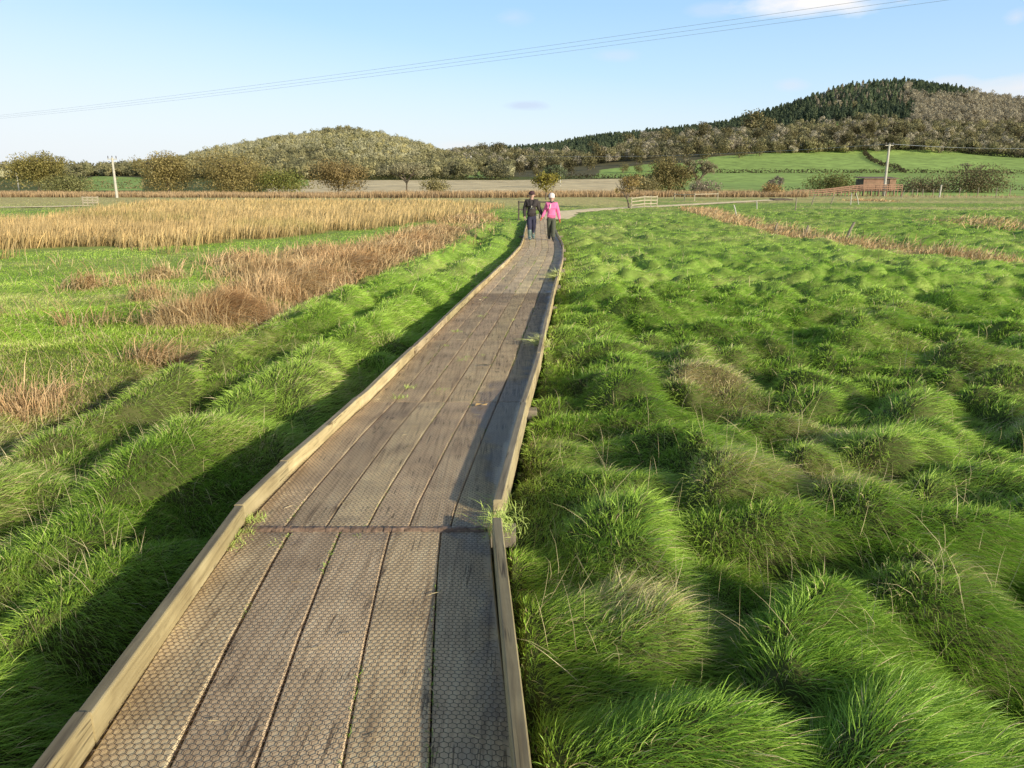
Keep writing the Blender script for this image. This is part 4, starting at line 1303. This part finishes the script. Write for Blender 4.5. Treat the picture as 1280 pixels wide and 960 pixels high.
# fence posts in the meadow
GP = 'weathered posts of the old ditch fence'
for i, (px, py, h, tx, ty, wd, lab) in enumerate([
        (1057, 300, .62, .45, 0, .11, 'thickest grey fence post, leaning right, nearest on the ditch in the meadow'),
        (1004, 296, .58, .30, 0, .09, 'grey fence post leaning right in the ditch, second nearest'),
        (967, 291, .55, .25, 0, .08, 'thin grey fence post half sunk in dry grass, third along the ditch'),
        (921, 271, .75, -.35, 0, .10, 'pale fence post leaning left beside the tall dry clump'),
        (946, 264, .75, -.1, 0, .09, 'pale upright fence post just right of the left leaning one'),
        (994, 266, 1.1, 0, 0, .09, 'dark straight upright fence post alone in the middle meadow'),
        (1014, 257, 1.1, .3, 0, .10, 'thin post leaning right below the left end of the ramp'),
        (1038, 256, 1.1, .35, 0, .10, 'thin post leaning right below the middle of the ramp'),
        (1063, 257, 1.2, 0, 0, .10, 'thin pale upright post below the hut'),
        (1074, 257, 1.2, -.4, 0, .10, 'thin pale post leaning left below the hut'),
        (1126, 248, 1.2, .35, 0, .13, 'dark post leaning right at the right end of the ramp'),
        (1174, 247, 2.0, .05, 0, .26, 'stout tall pale post standing clear right of the ramp')]):
    x, y = at(px, py)
    z = float(gh(x, y)); t = MB(); t.tube([(0, 0, -.2), (tx * h * .5, ty, h * .5), (tx * h, ty, h)], [wd * .52, wd * .5, wd * .46], 8)
    o = t.build('fence_post', M['pale_post'] if 'pale' in lab else M['post'], None); o.location = (x, y, z); tag(o, lab, 'fence post', GP)
GQ = 'row of far fence posts right of the hut'
for px in (1140, 1146, 1153, 1166, 1199, 1222, 1245, 1262):
    x, y = at(px, 244); z = 0; t = MB(); h = 1.5 if px > 1170 else 1.3; t.tube([(0, 0, -.2), (.02, 0, h)], [.1, .09], 7)
    o = t.build('fence_post', M['post']); o.location = (x, y, z); tag(o, 'short grey fence post in the far row right of the hut', 'fence post', GQ)

# ------------------------------------------------------------------ hut with its ramp
HY = 150.0
hx0, _, hz0 = at_y(1079, 240, HY); hx1, _, _ = at_y(1119.5, 240, HY); HW = hx1 - hx0
hut = empty('bird_hide', (hx0 + HW / 2, HY + 2.0, 0)); tag(hut, 'brown boarded wooden hut raised at the top of the ramp, behind the pale pole', 'hut')
fl = 1.0; wh = 2.15; HD = 3.4
def wall_boards(a, b, z0, z1, name, m):
    mb = MB(); n = 12; a = Vector(a); b = Vector(b)
    for k in range(n):
        za = z0 + (z1 - z0) * k / n; zb_ = z0 + (z1 - z0) * (k + 1) / n - .012
        mb.bar((a.x, a.y, (za + zb_) / 2), (b.x, b.y, (za + zb_) / 2), .05 + .012 * (k % 2), zb_ - za)
    return mb.build(name, m, hut)
mw = plain('brown_hut_boards', (.29, .17, .105), .8, .25, 1.6)
wall_boards((-HW / 2, -HD / 2, 0), (HW / 2 - 2.35, -HD / 2, 0), fl, fl + wh, 'front_wall', mw)
wall_boards((HW / 2 - 1.2, -HD / 2, 0), (HW / 2, -HD / 2, 0), fl, fl + wh, 'front_wall', mw)
wall_boards((-HW / 2, -HD / 2 + .06, 0), (-HW / 2, HD / 2, 0), fl, fl + wh, 'side_wall', M['dark_rail'])  # left wall's shade is painted in with a darker wood colour
wall_boards((HW / 2, -HD / 2 + .06, 0), (HW / 2, HD / 2, 0), fl, fl + wh, 'side_wall', mw)
wall_boards((-HW / 2, HD / 2, 0), (HW / 2, HD / 2, 0), fl, fl + wh, 'back_wall', mw)
mb = MB(); mb.box((HW / 2 - 1.77, -HD / 2 + .12, fl + wh / 2), (1.13, .06, wh)); d = mb.build('door', M['dark_rail'], hut)
mb = MB(); mb.box((HW / 2 - 1.95, -HD / 2 + .075, fl + 1.15), (.42, .03, .5)); mb.build('notice', M['white'], d)
mb = MB(); mb.hexa([(-HW / 2 - .45, -HD / 2 - .4, fl + wh + .02), (HW / 2 + .3, -HD / 2 - .4, fl + wh + .02), (HW / 2 + .3, HD / 2 + .3, fl + wh + .30), (-HW / 2 - .45, HD / 2 + .3, fl + wh + .30),
                     (-HW / 2 - .45, -HD / 2 - .4, fl + wh + .14), (HW / 2 + .3, -HD / 2 - .4, fl + wh + .14), (HW / 2 + .3, HD / 2 + .3, fl + wh + .42), (-HW / 2 - .45, HD / 2 + .3, fl + wh + .42)])
mb.build('roof', plain('felt_roof', (.20, .13, .10), .9, .2, 2), hut)
mb = MB(); mb.box((0, 0, fl - .1), (HW, HD, .16)); mb.build('floor_frame', M['dark_rail'], hut)
for sx in (-1, 0, 1):
    for sy in (-1, 1):
        mb = MB(); mb.box((sx * (HW / 2 - .15), sy * (HD / 2 - .15), fl / 2 - .2), (.18, .18, fl + .2)); mb.build('leg', M['dark_rail'], hut)

# the ramp: a long boarded slope with posts and three rails
RYd = 146.5
def rx(px): return at_y(px, 240, RYd)[0]
ramp_o = empty('access_ramp', (rx(995), RYd, 0)); tag(ramp_o, 'long brown timber ramp with three rails climbing to the hut', 'ramp')
xa = 0; xb = rx(1127) - rx(995)
zr = lambda x: .12 + .95 * sstep(.15 * xb, .72 * xb, x)
mb = MB()
xs = np.linspace(0, xb, 40)
for p, q in zip(xs, xs[1:]): mb.bar((p, .75, float(zr(p))), (q - .02, .75, float(zr(q))), 1.5, .08)
mb.build('ramp_deck', M['rail_brown'], ramp_o)
pp = list(np.linspace(0, xb, 15))
for yy in (-.05, 1.55):
    for p in pp:
        mb = MB(); mb.box((p, yy, float(zr(p)) * .5 + .5 - .1), (.13, .13, float(zr(p)) + 1.0 + .2)); mb.build('post', M['rail_brown'], ramp_o)
    for h in (.98, .66, .34):
        mb = MB()
        for p, q in zip(pp, pp[1:]): mb.bar((p, yy - .10, float(zr(p)) + h), (q, yy - .10, float(zr(q)) + h), .04, .14)
        mb.build('rail', M['rail_brown'], ramp_o)

# ------------------------------------------------------------------ poles and wires
def pole(label, px, Y, py_top, py_base, r, arms, seed=0):
    x, _, zt = at_y(px, py_top, Y); z0 = 0.0 if Y < 166 else float(hz(x, Y))
    t = empty('utility_pole', (x, Y, z0)); tag(t, label, 'utility pole', 'wooden utility poles')
    mb = MB(); h = zt - z0; mb.tube([(0, 0, -.3), (0, 0, h * .5), (0, 0, h)], [r, r * .85, r * .7], 10); mb.build('shaft', M['pale_post'], t, smooth=False)
    if arms:
        mb = MB(); mb.box((0, -.02, h - .25), (1.5, .1, .12)); mb.build('crossarm', M['pale_post'], t)
        for s in (-.65, 0, .65):
            mb = MB(); mb.tube([(s, 0, h - .2), (s, 0, h + .05), (s, 0, h + .28)], [.03, .07, .05], 8); mb.build('insulator', M['ceramic'], t)
    return t, Vector((x, Y, z0 + h))


_, tp = pole('tall pale pole in front of the brown hut', 1112, 147, 180, 245, .26, True)
_, tl = pole('pale pole with three insulators rising from the reeds at the left', 140, 128, 197, 255, .22, True)
pole('thin grey pole against the left edge oak', 20, 190, 214, 240, .14, False)
pole('distant thin pole above the pink jacket walker', 701, 260, 204, 232, .16, False)


def cable(label, a, b, sag, r, group, n=40):
    mb = MB(); a = Vector(a); b = Vector(b); pts = []
    for k in range(n + 1):
        t = k / n; p = a.lerp(b, t); p.z -= sag * 4 * t * (1 - t); pts.append(p - a)
    mb.tube(pts, r, 5); o = mb.build('power_cable', M['wire']); o.location = a; tag(o, label, 'cable', group)


A = Vector((-55.5, 87, 10.1)); Bq = Vector((16.3, 32.2, 9.75)); dr = (Bq - A).normalized(); sd = Vector((dr.y, -dr.x, 0))
for k, lab in ((-1, 'highest of the three power cables crossing the sky'), (0, 'middle one of the three power cables crossing the sky'), (1, 'lowest of the three power cables crossing the sky')):
    o = sd * (1.0 * k)
    cable(lab, A - dr * 60 + o, Bq + dr * 28 + o, 1.1, .0065, 'three cables across the sky')
for k in (-1, 1):
    o = Vector((0, .5 * k, .05 if k > 0 else 0))
    cable('thin cable running right from the pale pole by the hut', tp + o, tp + o + Vector((62, 20, 1.0)), .9, .012, 'cables right of the hut pole')
    cable('faint cable running left from the pale pole by the hut', tp + o, tp + o + Vector((-66, 75, .5)), 1.0, .012, 'cables left of the hut pole')

# white house far up the valley
hX, hYy = 585, 640
x = (hX - 640) / FP / 1.035 * hYy; z0 = float(hz(x, hYy)); ho = empty('farmhouse', (x, hYy, max(z0, at_y(585, 206, hYy)[2])), .2); tag(ho, 'tiny white farmhouse among the trees where the two hills meet', 'house')
mb = MB(); mb.box((0, 0, 1.6), (7, 5, 4.4)); mb.build('wall', M['white'], ho)
mb = MB(); mb.add([(-3.8, -2.9, 3.7), (3.8, -2.9, 3.7), (3.8, 2.9, 3.7), (-3.8, 2.9, 3.7), (-3.8, 0, 6), (3.8, 0, 6)], [(0, 1, 5, 4), (2, 3, 4, 5), (0, 4, 3), (1, 2, 5), (0, 3, 2, 1)]); rf = mb.build('roof', M['slate'], ho)
mb = MB(); mb.box((2.6, 0, 6.2), (.7, .7, 1.4)); mb.build('chimney', M['white'], rf)
for wx in (-2.2, 0, 2.2):
    mb = MB(); mb.box((wx, -2.52, 2.3), (.9, .06, 1.1)); mb.build('window', M['dark_rail'], ho)

# ------------------------------------------------------------------ the two walkers
def skin_obj(name, chains, m, parent, sub=2):
    """chains: list of [(x,y,z,r)...]; a chain may start at an index of an earlier vertex: ('@', index)"""
    V = []; E = []; Rd = []
    for ch in chains:
        prev = None
        for q in ch:
            if q[0] == '@': prev = q[1]; continue
            V.append(q[:3]); Rd.append(q[3] if len(q) == 4 else (q[3], q[4])); i = len(V) - 1
            if prev is not None: E.append((prev, i))
            prev = i
    me = bpy.data.meshes.new(name); me.from_pydata(V, E, []); me.update()
    o = link(name, me, m, parent)
    o.modifiers.new('skin', 'SKIN').use_smooth_shade = True
    for i, r in enumerate(Rd):
        sv = me.skin_vertices[0].data[i]; sv.radius = (r, r) if not hasattr(r, '__len__') else r
        sv.use_root = (i == 0)
    s = o.modifiers.new('sub', 'SUBSURF'); s.levels = sub; s.render_levels = sub
    return o


SKIN = plain('skin', (.58, .36, .27), .55, .06, 5)


def lathe(name, pr, m, parent, n=20, sx=1, sy=1, cen=(0, 0, 0)):
    V = []; F = []
    for r, z in pr:
        for k in range(n):
            a = 2 * math.pi * k / n; V.append((cen[0] + r * sx * math.cos(a), cen[1] + r * sy * math.sin(a), cen[2] + z))
    for i in range(len(pr) - 1):
        for k in range(n): F.append((i * n + k, i * n + (k + 1) % n, (i + 1) * n + (k + 1) % n, (i + 1) * n + k))
    mb = MB(); mb.add(V, F); mb.add(V[-n:], [tuple(range(n))]); return mb.build(name, m, parent, smooth=True)


def face(h, body_parent, sc=1.0):
    """ears, nose, eyes and mouth as small shapes on the head; front is -y"""
    cz, fy = h
    return cz, fy


def person(name, label, loc, rz, H, P):
    t = empty(name, loc, rz); t.scale = (H, H, H); tag(t, label, 'person')
    # --- body: one surface, head to feet, arms with five-fingered hands (units: standing height = 1)
    hip, sh = P['hipw'], P['shw']
    ch = []
    # spine and head
    ch.append([(0, 0, .52, .045), (0, 0, .60, .050), (0, .004, .69, .064), (0, .004, .77, .058), (0, .004, .815, .045), (0, -.002, .85, .034), (0, -.006, .875, .045), (0, -.012, .915, .057), (0, -.008, .955, .052), (0, -.004, .985, .03)])
    legs = []
    for s, (fy, lift) in ((-1, P['foot_l']), (1, P['foot_r'])):
        kx, ky = s * hip * .95, fy * .55 - .02
        ch.append([('@', 0), (s * hip, 0, .47, .044), (kx, ky, .275, .030), (s * hip * .9, fy + .012, .055 + lift, .022), (s * hip * .9, fy - .02, .022 + lift, .022), (s * hip * 1.0, fy - .085, .015 + lift, .018)])
        legs.append((s, kx, ky, fy, lift))
    arms = []
    for s, (ex, ey, ez, wx, wy, wz) in ((-1, P['arm_l']), (1, P['arm_r'])):
        hd = Vector((wx - ex, wy - ey, wz - ez)).normalized()
        w = Vector((wx, wy, wz)); palm = w + hd * .028
        ch.append([('@', 3), (s * sh, .004, .79, .042), (ex, ey, ez, .028), (wx, wy, wz, .018), (*palm, .02)])
        pi = sum(len([q for q in c if q[0] != '@']) for c in ch) - 1
        side = hd.cross(Vector((0, 1, 0))).normalized()
        for k in range(4):
            off = Vector((0, 1, 0)) * (k - 1.5) * .0125; ln = (.036, .043, .040, .031)[k]
            b = palm + hd * .022 + off; m_ = b + hd * ln * .55 - side * s * .004; e = b + hd * ln - side * s * .014
            ch.append([('@', pi), (*b, .0062), (*m_, .0056), (*e, .0045)])
        b = palm + Vector((0, -.02, 0)) - hd * .008; ch.append([('@', pi), (*b, .0075), (*(b + Vector((0, -.012, 0)) + hd * .024), .0058)])
        arms.append((s, Vector((s * sh, .004, .79)), Vector((ex, ey, ez)), w, hd))
    body = skin_obj('body', ch, SKIN, t, 1)
    # face (kept with the body's surface): nose, ears, eyes, mouth
    mb = MB()
    mb.tube([(0, -.062, .925), (0, -.082, .905), (0, -.068, .899)], [.006, .011, .006], 6)
    for s in (-1, 1): mb.tube([(s * .056, 0, .925), (s * .064, .006, .915), (s * .057, .004, .898)], [.008, .012, .006], 6)
    mb.build('nose_and_ears', SKIN, body, smooth=True)
    mb = MB()
    for s in (-1, 1): mb.box((s * .022, -.066, .925), (.016, .008, .007))
    mb.build('eyes', P['dark'], body)
    mb = MB(); mb.box((0, -.0655, .882), (.03, .008, .006)); mb.build('mouth', plain('lips', (.4, .16, .14), .5, .05), body)
    # --- clothes
    jb = P['jbot']
    jc = [[(0, .002, .62, .088 * P['bulk']), (0, 0, .55, .092 * P['bulk']), (0, 0, jb, .096 * P['bulk'])], [('@', 0), (0, .002, .70, .094 * P['bulk']), (0, .003, .78, .086 * P['bulk']), (0, .003, .822, .052), (0, -.002, .845, .048)]]
    for s, a, e, w, hd in arms:
        jc.append([('@', 4), (a.x * .93, a.y, a.z, .056 * P['bulk']), (*e, .043), (*(w - hd * .01), .033), (*(w + hd * .012), .03)])
    skin_obj('jacket', jc, P['jacket'], t)
    tc = [[(0, 0, jb + .03, .090), (0, 0, jb + .09, .084)]]
    for s, kx, ky, fy, lift in legs:
        if P['wellies']:
            tc.append([('@', 0), (s * hip, 0, .45, .068), (kx, ky, .275, .056), (s * hip * .93, fy * .8, .20 + lift, .045), (s * hip * .92, fy * .9, .12 + lift, .034)])
        else:
            tc.append([('@', 0), (s * hip, 0, .45, .068), (kx, ky, .275, .055), (s * hip * .9, fy + .008, .12 + lift, .052), (s * hip * .9, fy, .045 + lift, .05)])
    skin_obj('trousers', tc, P['trousers'], t)
    for s, kx, ky, fy, lift in legs:
        x = s * hip * .91
        top = .235 if P['wellies'] else .09
        yk = fy * .82 + .0
        bc = [[(x + s * .002, yk if P['wellies'] else fy, top + lift, .052), (x, fy + .01, .12 + lift if P['wellies'] else .07 + lift, .045), (x, fy + .008, .045 + lift, .036), (x * 1.02, fy - .045, .030 + lift, .033), (x * 1.06, fy - .098, .024 + lift, .026)]]
        skin_obj('boot', bc, P['boots'], t)
    P['extra'](t, arms)
    return t


def fabric(name, c, r=.8): return plain(name, c, r, .12, 14)


DARK = plain('dark_detail', (.02, .018, .016), .5, .1)


def man_extra(t, arms):
    lathe('cap', [(.060, -.012), (.064, .01), (.060, .035), (.042, .055), (.015, .064)], fabric('dark_red_cap', (.07, .028, .035)), t, cen=(0, -.006, .945))
    mb = MB(); mb.add([(-.045, -.055, .945), (.045, -.055, .945), (.032, -.10, .934), (-.032, -.10, .934), (-.045, -.055, .951), (.045, -.055, .951), (.032, -.10, .94), (-.032, -.10, .94)],
                      [(0, 1, 2, 3)[::-1], (4, 5, 6, 7), (0, 1, 5, 4)[::-1], (1, 2, 6, 5)[::-1], (2, 3, 7, 6)[::-1], (3, 0, 4, 7)[::-1]]); mb.build('cap_peak', fabric('cap_peak', (.05, .025, .03)), t)
    mb = MB(); mb.tube([(-.05, -.075, .82), (-.035, -.108, .76), (-.005, -.122, .70)], .006, 6); mb.tube([(.05, -.075, .82), (.04, -.108, .76), (.012, -.122, .70)], .006, 6)
    mb.build('strap', DARK, t)
    skin_obj('hair', [[(0, .032, .925, .035), (0, .036, .90, .03)]], plain('grey_hair', (.2, .18, .16), .8), t, 1)


def woman_extra(t, arms):
    lathe('knit_hat', [(.064, -.03), (.068, -.005), (.070, .02), (.062, .05), (.04, .072), (.012, .080)], plain('cream_knit', (.80, .69, .67), .9, .08, 60, bump=.4), t, cen=(0, -.002, .962))
    skin_obj('hair', [[(0, .035, .91, .04), (0, .03, .87, .035)], [(-.052, .0, .91, .018), (-.055, -.01, .86, .017)], [(.052, .0, .91, .018), (.055, -.01, .86, .017)]], plain('brown_hair', (.10, .06, .04), .7), t, 1)
    skin_obj('scarf', [[(-.045, -.02, .838, .022), (0, -.055, .832, .022), (.045, -.02, .838, .022), (.03, .04, .842, .022), (-.03, .04, .842, .022)]], fabric('dark_scarf', (.05, .045, .06)), t, 1)
    mb = MB(); mb.box((-.03, -.103, .745), (.02, .01, .11), tilt=(.25, -.05)); mb.build('white_trim', M['white'], t)


mx, my = 1.02, 28.9
man = person('person', 'walker in dark jacket, navy trousers and green wellingtons holding hands on the boardwalk', (mx - .30, my, float(zd(my)) + .004), .06, 1.74,
             dict(hipw=.050, shw=.112, bulk=1.08, foot_l=(-.085, .0), foot_r=(.085, .012), arm_l=(-.152, .01, .625, -.150, -.045, .485), arm_r=(.165, .015, .63, .235, -.035, .505), jbot=.455, wellies=True,
                  jacket=fabric('dark_brown_jacket', (.045, .036, .034)), trousers=fabric('navy_trousers', (.030, .030, .062)), boots=plain('green_wellington_rubber', (.12, .17, .15), .4, .1, 5), dark=DARK, extra=man_extra))
wom = person('person', 'walker in bright pink jacket and white knitted hat wearing red gloves', (mx + .425, my - .15, float(zd(my)) + .004), -.05, 1.62,
             dict(hipw=.050, shw=.105, bulk=1.12, foot_l=(.08, .012), foot_r=(-.075, 0), arm_l=(-.150, .01, .63, -.208, -.03, .515), arm_r=(.150, .01, .62, .178, -.025, .475), jbot=.46, wellies=False,
                  jacket=fabric('bright_pink_jacket', (.84, .19, .40)), trousers=fabric('dark_olive_trousers', (.085, .09, .06)), boots=fabric('dark_walking_boot', (.05, .05, .045)), dark=DARK, extra=woman_extra))
# gloves
for (par, wr, hd) in ((wom, Vector((.178, -.025, .475)), Vector((.028, -.035, -.145)).normalized()), (wom, Vector((-.208, -.03, .515)), Vector((-.058, -.04, -.115)).normalized())):
    p0 = wr + hd * .012; p1 = wr + hd * .035; ch = [[(*p0, .024), (*p1, .027)]]
    for k in range(4):
        off = Vector((0, 1, 0)) * (k - 1.5) * .014; b = p1 + hd * .022 + off; e = b + hd * (.034, .042, .039, .03)[k]
        ch.append([('@', 1), (*b, .0095), (*e, .008)])
    b = p1 + Vector((0, -.024, 0)); ch.append([('@', 1), (*b, .0105), (*(b + hd * .022 + Vector((0, -.01, 0))), .0085)])
    skin_obj('glove', ch, fabric('red_glove', (.62, .06, .05)), par, 1)
# the binoculars hang on the man's chest: a thing of their own
bn = empty('binoculars', (mx - .30, my - .205, float(zd(my)) + 1.20), .06); tag(bn, 'small black and silver binoculars hanging on the dark jacketed walker\'s chest', 'binoculars')
for s in (-1, 1):
    mb = MB(); mb.tube([(s * .033, 0, -.055), (s * .033, 0, -.01), (s * .028, 0, .02), (s * .028, 0, .05)], [.027, .026, .02, .019], 12); mb.build('barrel', DARK, bn, smooth=False)
    mb = MB(); mb.tube([(s * .033, -.002, -.062), (s * .033, -.002, -.054)], [.024, .024], 12); mb.build('lens', plain('lens_glass', (.55, .58, .6), .1, .05), bn)
mb = MB(); mb.box((0, 0, 0), (.04, .03, .06)); mb.build('hinge', M['pale_post'], bn)

# ------------------------------------------------------------------ camera, sun, sky
cam = bpy.data.cameras.new('camera'); co = bpy.data.objects.new('camera', cam); COL.objects.link(co)
cam.sensor_width = 36; cam.lens = 36 * FP / 1280; cam.clip_start = .05; cam.clip_end = 12000
co.location = (0, 0, CZ); co.rotation_euler = (math.radians(90) - TH, 0, 0)
scene.camera = co

EL = math.radians(16.2); AZ = math.radians(45)          # shadows fall ahead and to the left: AZ measured from ahead to the left
sdir = Vector((-math.sin(AZ) * math.cos(EL), math.cos(AZ) * math.cos(EL), -math.sin(EL)))
sl = bpy.data.lights.new('sun', 'SUN'); so = bpy.data.objects.new('sun', sl); COL.objects.link(so)
sl.energy = 5.0; sl.angle = math.radians(.5); sl.color = (1.0, .91, .73)
so.rotation_euler = sdir.to_track_quat('-Z', 'Y').to_euler(); so.location = (20, -10, 30)

w = bpy.data.worlds.new('World'); scene.world = w; w.use_nodes = True
nt = w.node_tree; nt.nodes.clear(); L = nt.links.new
out = node(nt, 'ShaderNodeOutputWorld'); bg = node(nt, 'ShaderNodeBackground', Strength=.15)
sky = node(nt, 'ShaderNodeTexSky', sky_type='NISHITA'); sky.sun_disc = False; sky.sun_elevation = EL
# sun stands at compass angle: direction to the sun = -sdir
ts = -sdir; sky.sun_rotation = math.atan2(ts.x, ts.y); sky.air_density = 1.0; sky.dust_density = 1.2; sky.ozone_density = 1.5
geo = node(nt, 'ShaderNodeTexCoord'); sep = node(nt, 'ShaderNodeSeparateXYZ'); L(geo.outputs['Generated'], sep.inputs[0])
# haze near the horizon, thicker to the west (left)
lift = ramp(nt, [(0.0, (1.8, 1.8, 1.85)), (.10, (1.85, 1.95, 2.1)), (.24, (1.85, 2.0, 2.3)), (.55, (.58, .56, .54))]); L(sep.outputs[2], lift.inputs[0])
m1 = node(nt, 'ShaderNodeMix', data_type='RGBA', blend_type='MULTIPLY'); m1.inputs[0].default_value = 1
L(sky.outputs[0], m1.inputs[6]); L(lift.outputs[0], m1.inputs[7])
blue = ramp(nt, [(0.0, (.52, .57, .62)), (.06, (.46, .55, .635)), (.13, (.34, .49, .64)), (.21, (.245, .415, .63)), (.34, (.17, .30, .50))]); L(sep.outputs[2], blue.inputs[0])
bs = node(nt, 'ShaderNodeMix', data_type='RGBA', blend_type='MULTIPLY'); bs.inputs[0].default_value = 1; L(blue.outputs[0], bs.inputs[6]); bs.inputs[7].default_value = (10, 10, 10, 1)
bf = ramp(nt, [(.26, (.8, .8, .8)), (.5, (0, 0, 0))]); L(sep.outputs[2], bf.inputs[0])
m1b = node(nt, 'ShaderNodeMix', data_type='RGBA'); L(bf.outputs[0], m1b.inputs[0]); L(m1.outputs[2], m1b.inputs[6]); L(bs.outputs[2], m1b.inputs[7])
hz1 = node(nt, 'ShaderNodeMath', operation='MULTIPLY_ADD'); L(sep.outputs[2], hz1.inputs[0]); hz1.inputs[1].default_value = -3.6; hz1.inputs[2].default_value = .52
hx = node(nt, 'ShaderNodeMath', operation='MULTIPLY_ADD'); L(sep.outputs[0], hx.inputs[0]); hx.inputs[1].default_value = -.62; L(hz1.outputs[0], hx.inputs[2])
hc = node(nt, 'ShaderNodeClamp'); L(hx.outputs[0], hc.inputs[0]); hc.inputs[2].default_value = .9
m2 = node(nt, 'ShaderNodeMix', data_type='RGBA'); L(hc.outputs[0], m2.inputs[0]); L(m1b.outputs[2], m2.inputs[6]); m2.inputs[7].default_value = (5.9, 6.15, 6.4, 1)
cur = m2.outputs[2]
# a few clouds
mpn = node(nt, 'ShaderNodeMapping'); mpn.inputs['Scale'].default_value = (9, 9, 26); L(geo.outputs['Generated'], mpn.inputs[0])
cn = node(nt, 'ShaderNodeTexNoise', Scale=1.0, Detail=6.0, Roughness=.55); L(mpn.outputs[0], cn.inputs['Vector'])


def cloud(px, py, rx_, ry_, col, amt):
    global cur
    X, f, u = ray(px, py); v = Vector((X, f, u)).normalized()
    sb = node(nt, 'ShaderNodeVectorMath', operation='SUBTRACT'); L(geo.outputs['Generated'], sb.inputs[0]); sb.inputs[1].default_value = v
    ml = node(nt, 'ShaderNodeVectorMath', operation='MULTIPLY'); L(sb.outputs[0], ml.inputs[0]); ml.inputs[1].default_value = (1 / rx_, 1 / rx_, 1 / ry_)
    ln = node(nt, 'ShaderNodeVectorMath', operation='LENGTH'); L(ml.outputs[0], ln.inputs[0])
    a1 = node(nt, 'ShaderNodeMath', operation='MULTIPLY_ADD'); L(cn.outputs['Fac'], a1.inputs[0]); a1.inputs[1].default_value = 2.4; a1.inputs[2].default_value = -.25
    a2 = node(nt, 'ShaderNodeMath', operation='SUBTRACT'); L(a1.outputs[0], a2.inputs[0]); L(ln.outputs['Value'], a2.inputs[1])
    a3 = node(nt, 'ShaderNodeMath', operation='MULTIPLY', use_clamp=True); L(a2.outputs[0], a3.inputs[0]); a3.inputs[1].default_value = 1.3
    a4 = node(nt, 'ShaderNodeMath', operation='MULTIPLY'); L(a3.outputs[0], a4.inputs[0]); a4.inputs[1].default_value = amt
    mm = node(nt, 'ShaderNodeMix', data_type='RGBA'); L(a4.outputs[0], mm.inputs[0]); L(cur, mm.inputs[6]); mm.inputs[7].default_value = (*col, 1)
    cur = mm.outputs[2]


cloud(1045, 3, .085, .019, (6.9,6.7,6.6), 1.0)
cloud(655, 132, .028, .006, (4.2,4.9,6.2), .7)
cloud(775, 70, .03, .008, (5,5.5,6.3), .35)
cloud(640, 22, .03, .012, (5,5.5,6.3), .3)
cloud(1275, 110, .06, .016, (6.1,6.05,6.2), .8)
cloud(1190, 102, .03, .008, (5.7,5.8,6.2), .5)
cloud(1270, 22, .016, .010, (5.8,5.8,6.2), .5)
cloud(990, 106, .025, .008, (5.4,5.6,6.2), .4)
cloud(575, 182, .03, .007, (6.1,6.1,6.2), .6)
cloud(885, 12, .03, .008, (5.1,5.6,6.3), .3)
L(cur, bg.inputs[0]); L(bg.outputs[0], out.inputs[0])

scene.view_settings.view_transform = 'Standard'; scene.view_settings.look = 'None'; scene.view_settings.exposure = 0; scene.view_settings.gamma = 1
scene.render.engine = 'CYCLES'
cy = scene.cycles
cy.use_denoising = True; cy.denoiser = 'OPENIMAGEDENOISE'; cy.denoising_prefilter = 'FAST'
cy.max_bounces = 6; cy.diffuse_bounces = 3; cy.glossy_bounces = 2; cy.transmission_bounces = 4; cy.transparent_max_bounces = 4
cy.sample_clamp_indirect = 4
scene.render.film_transparent = False
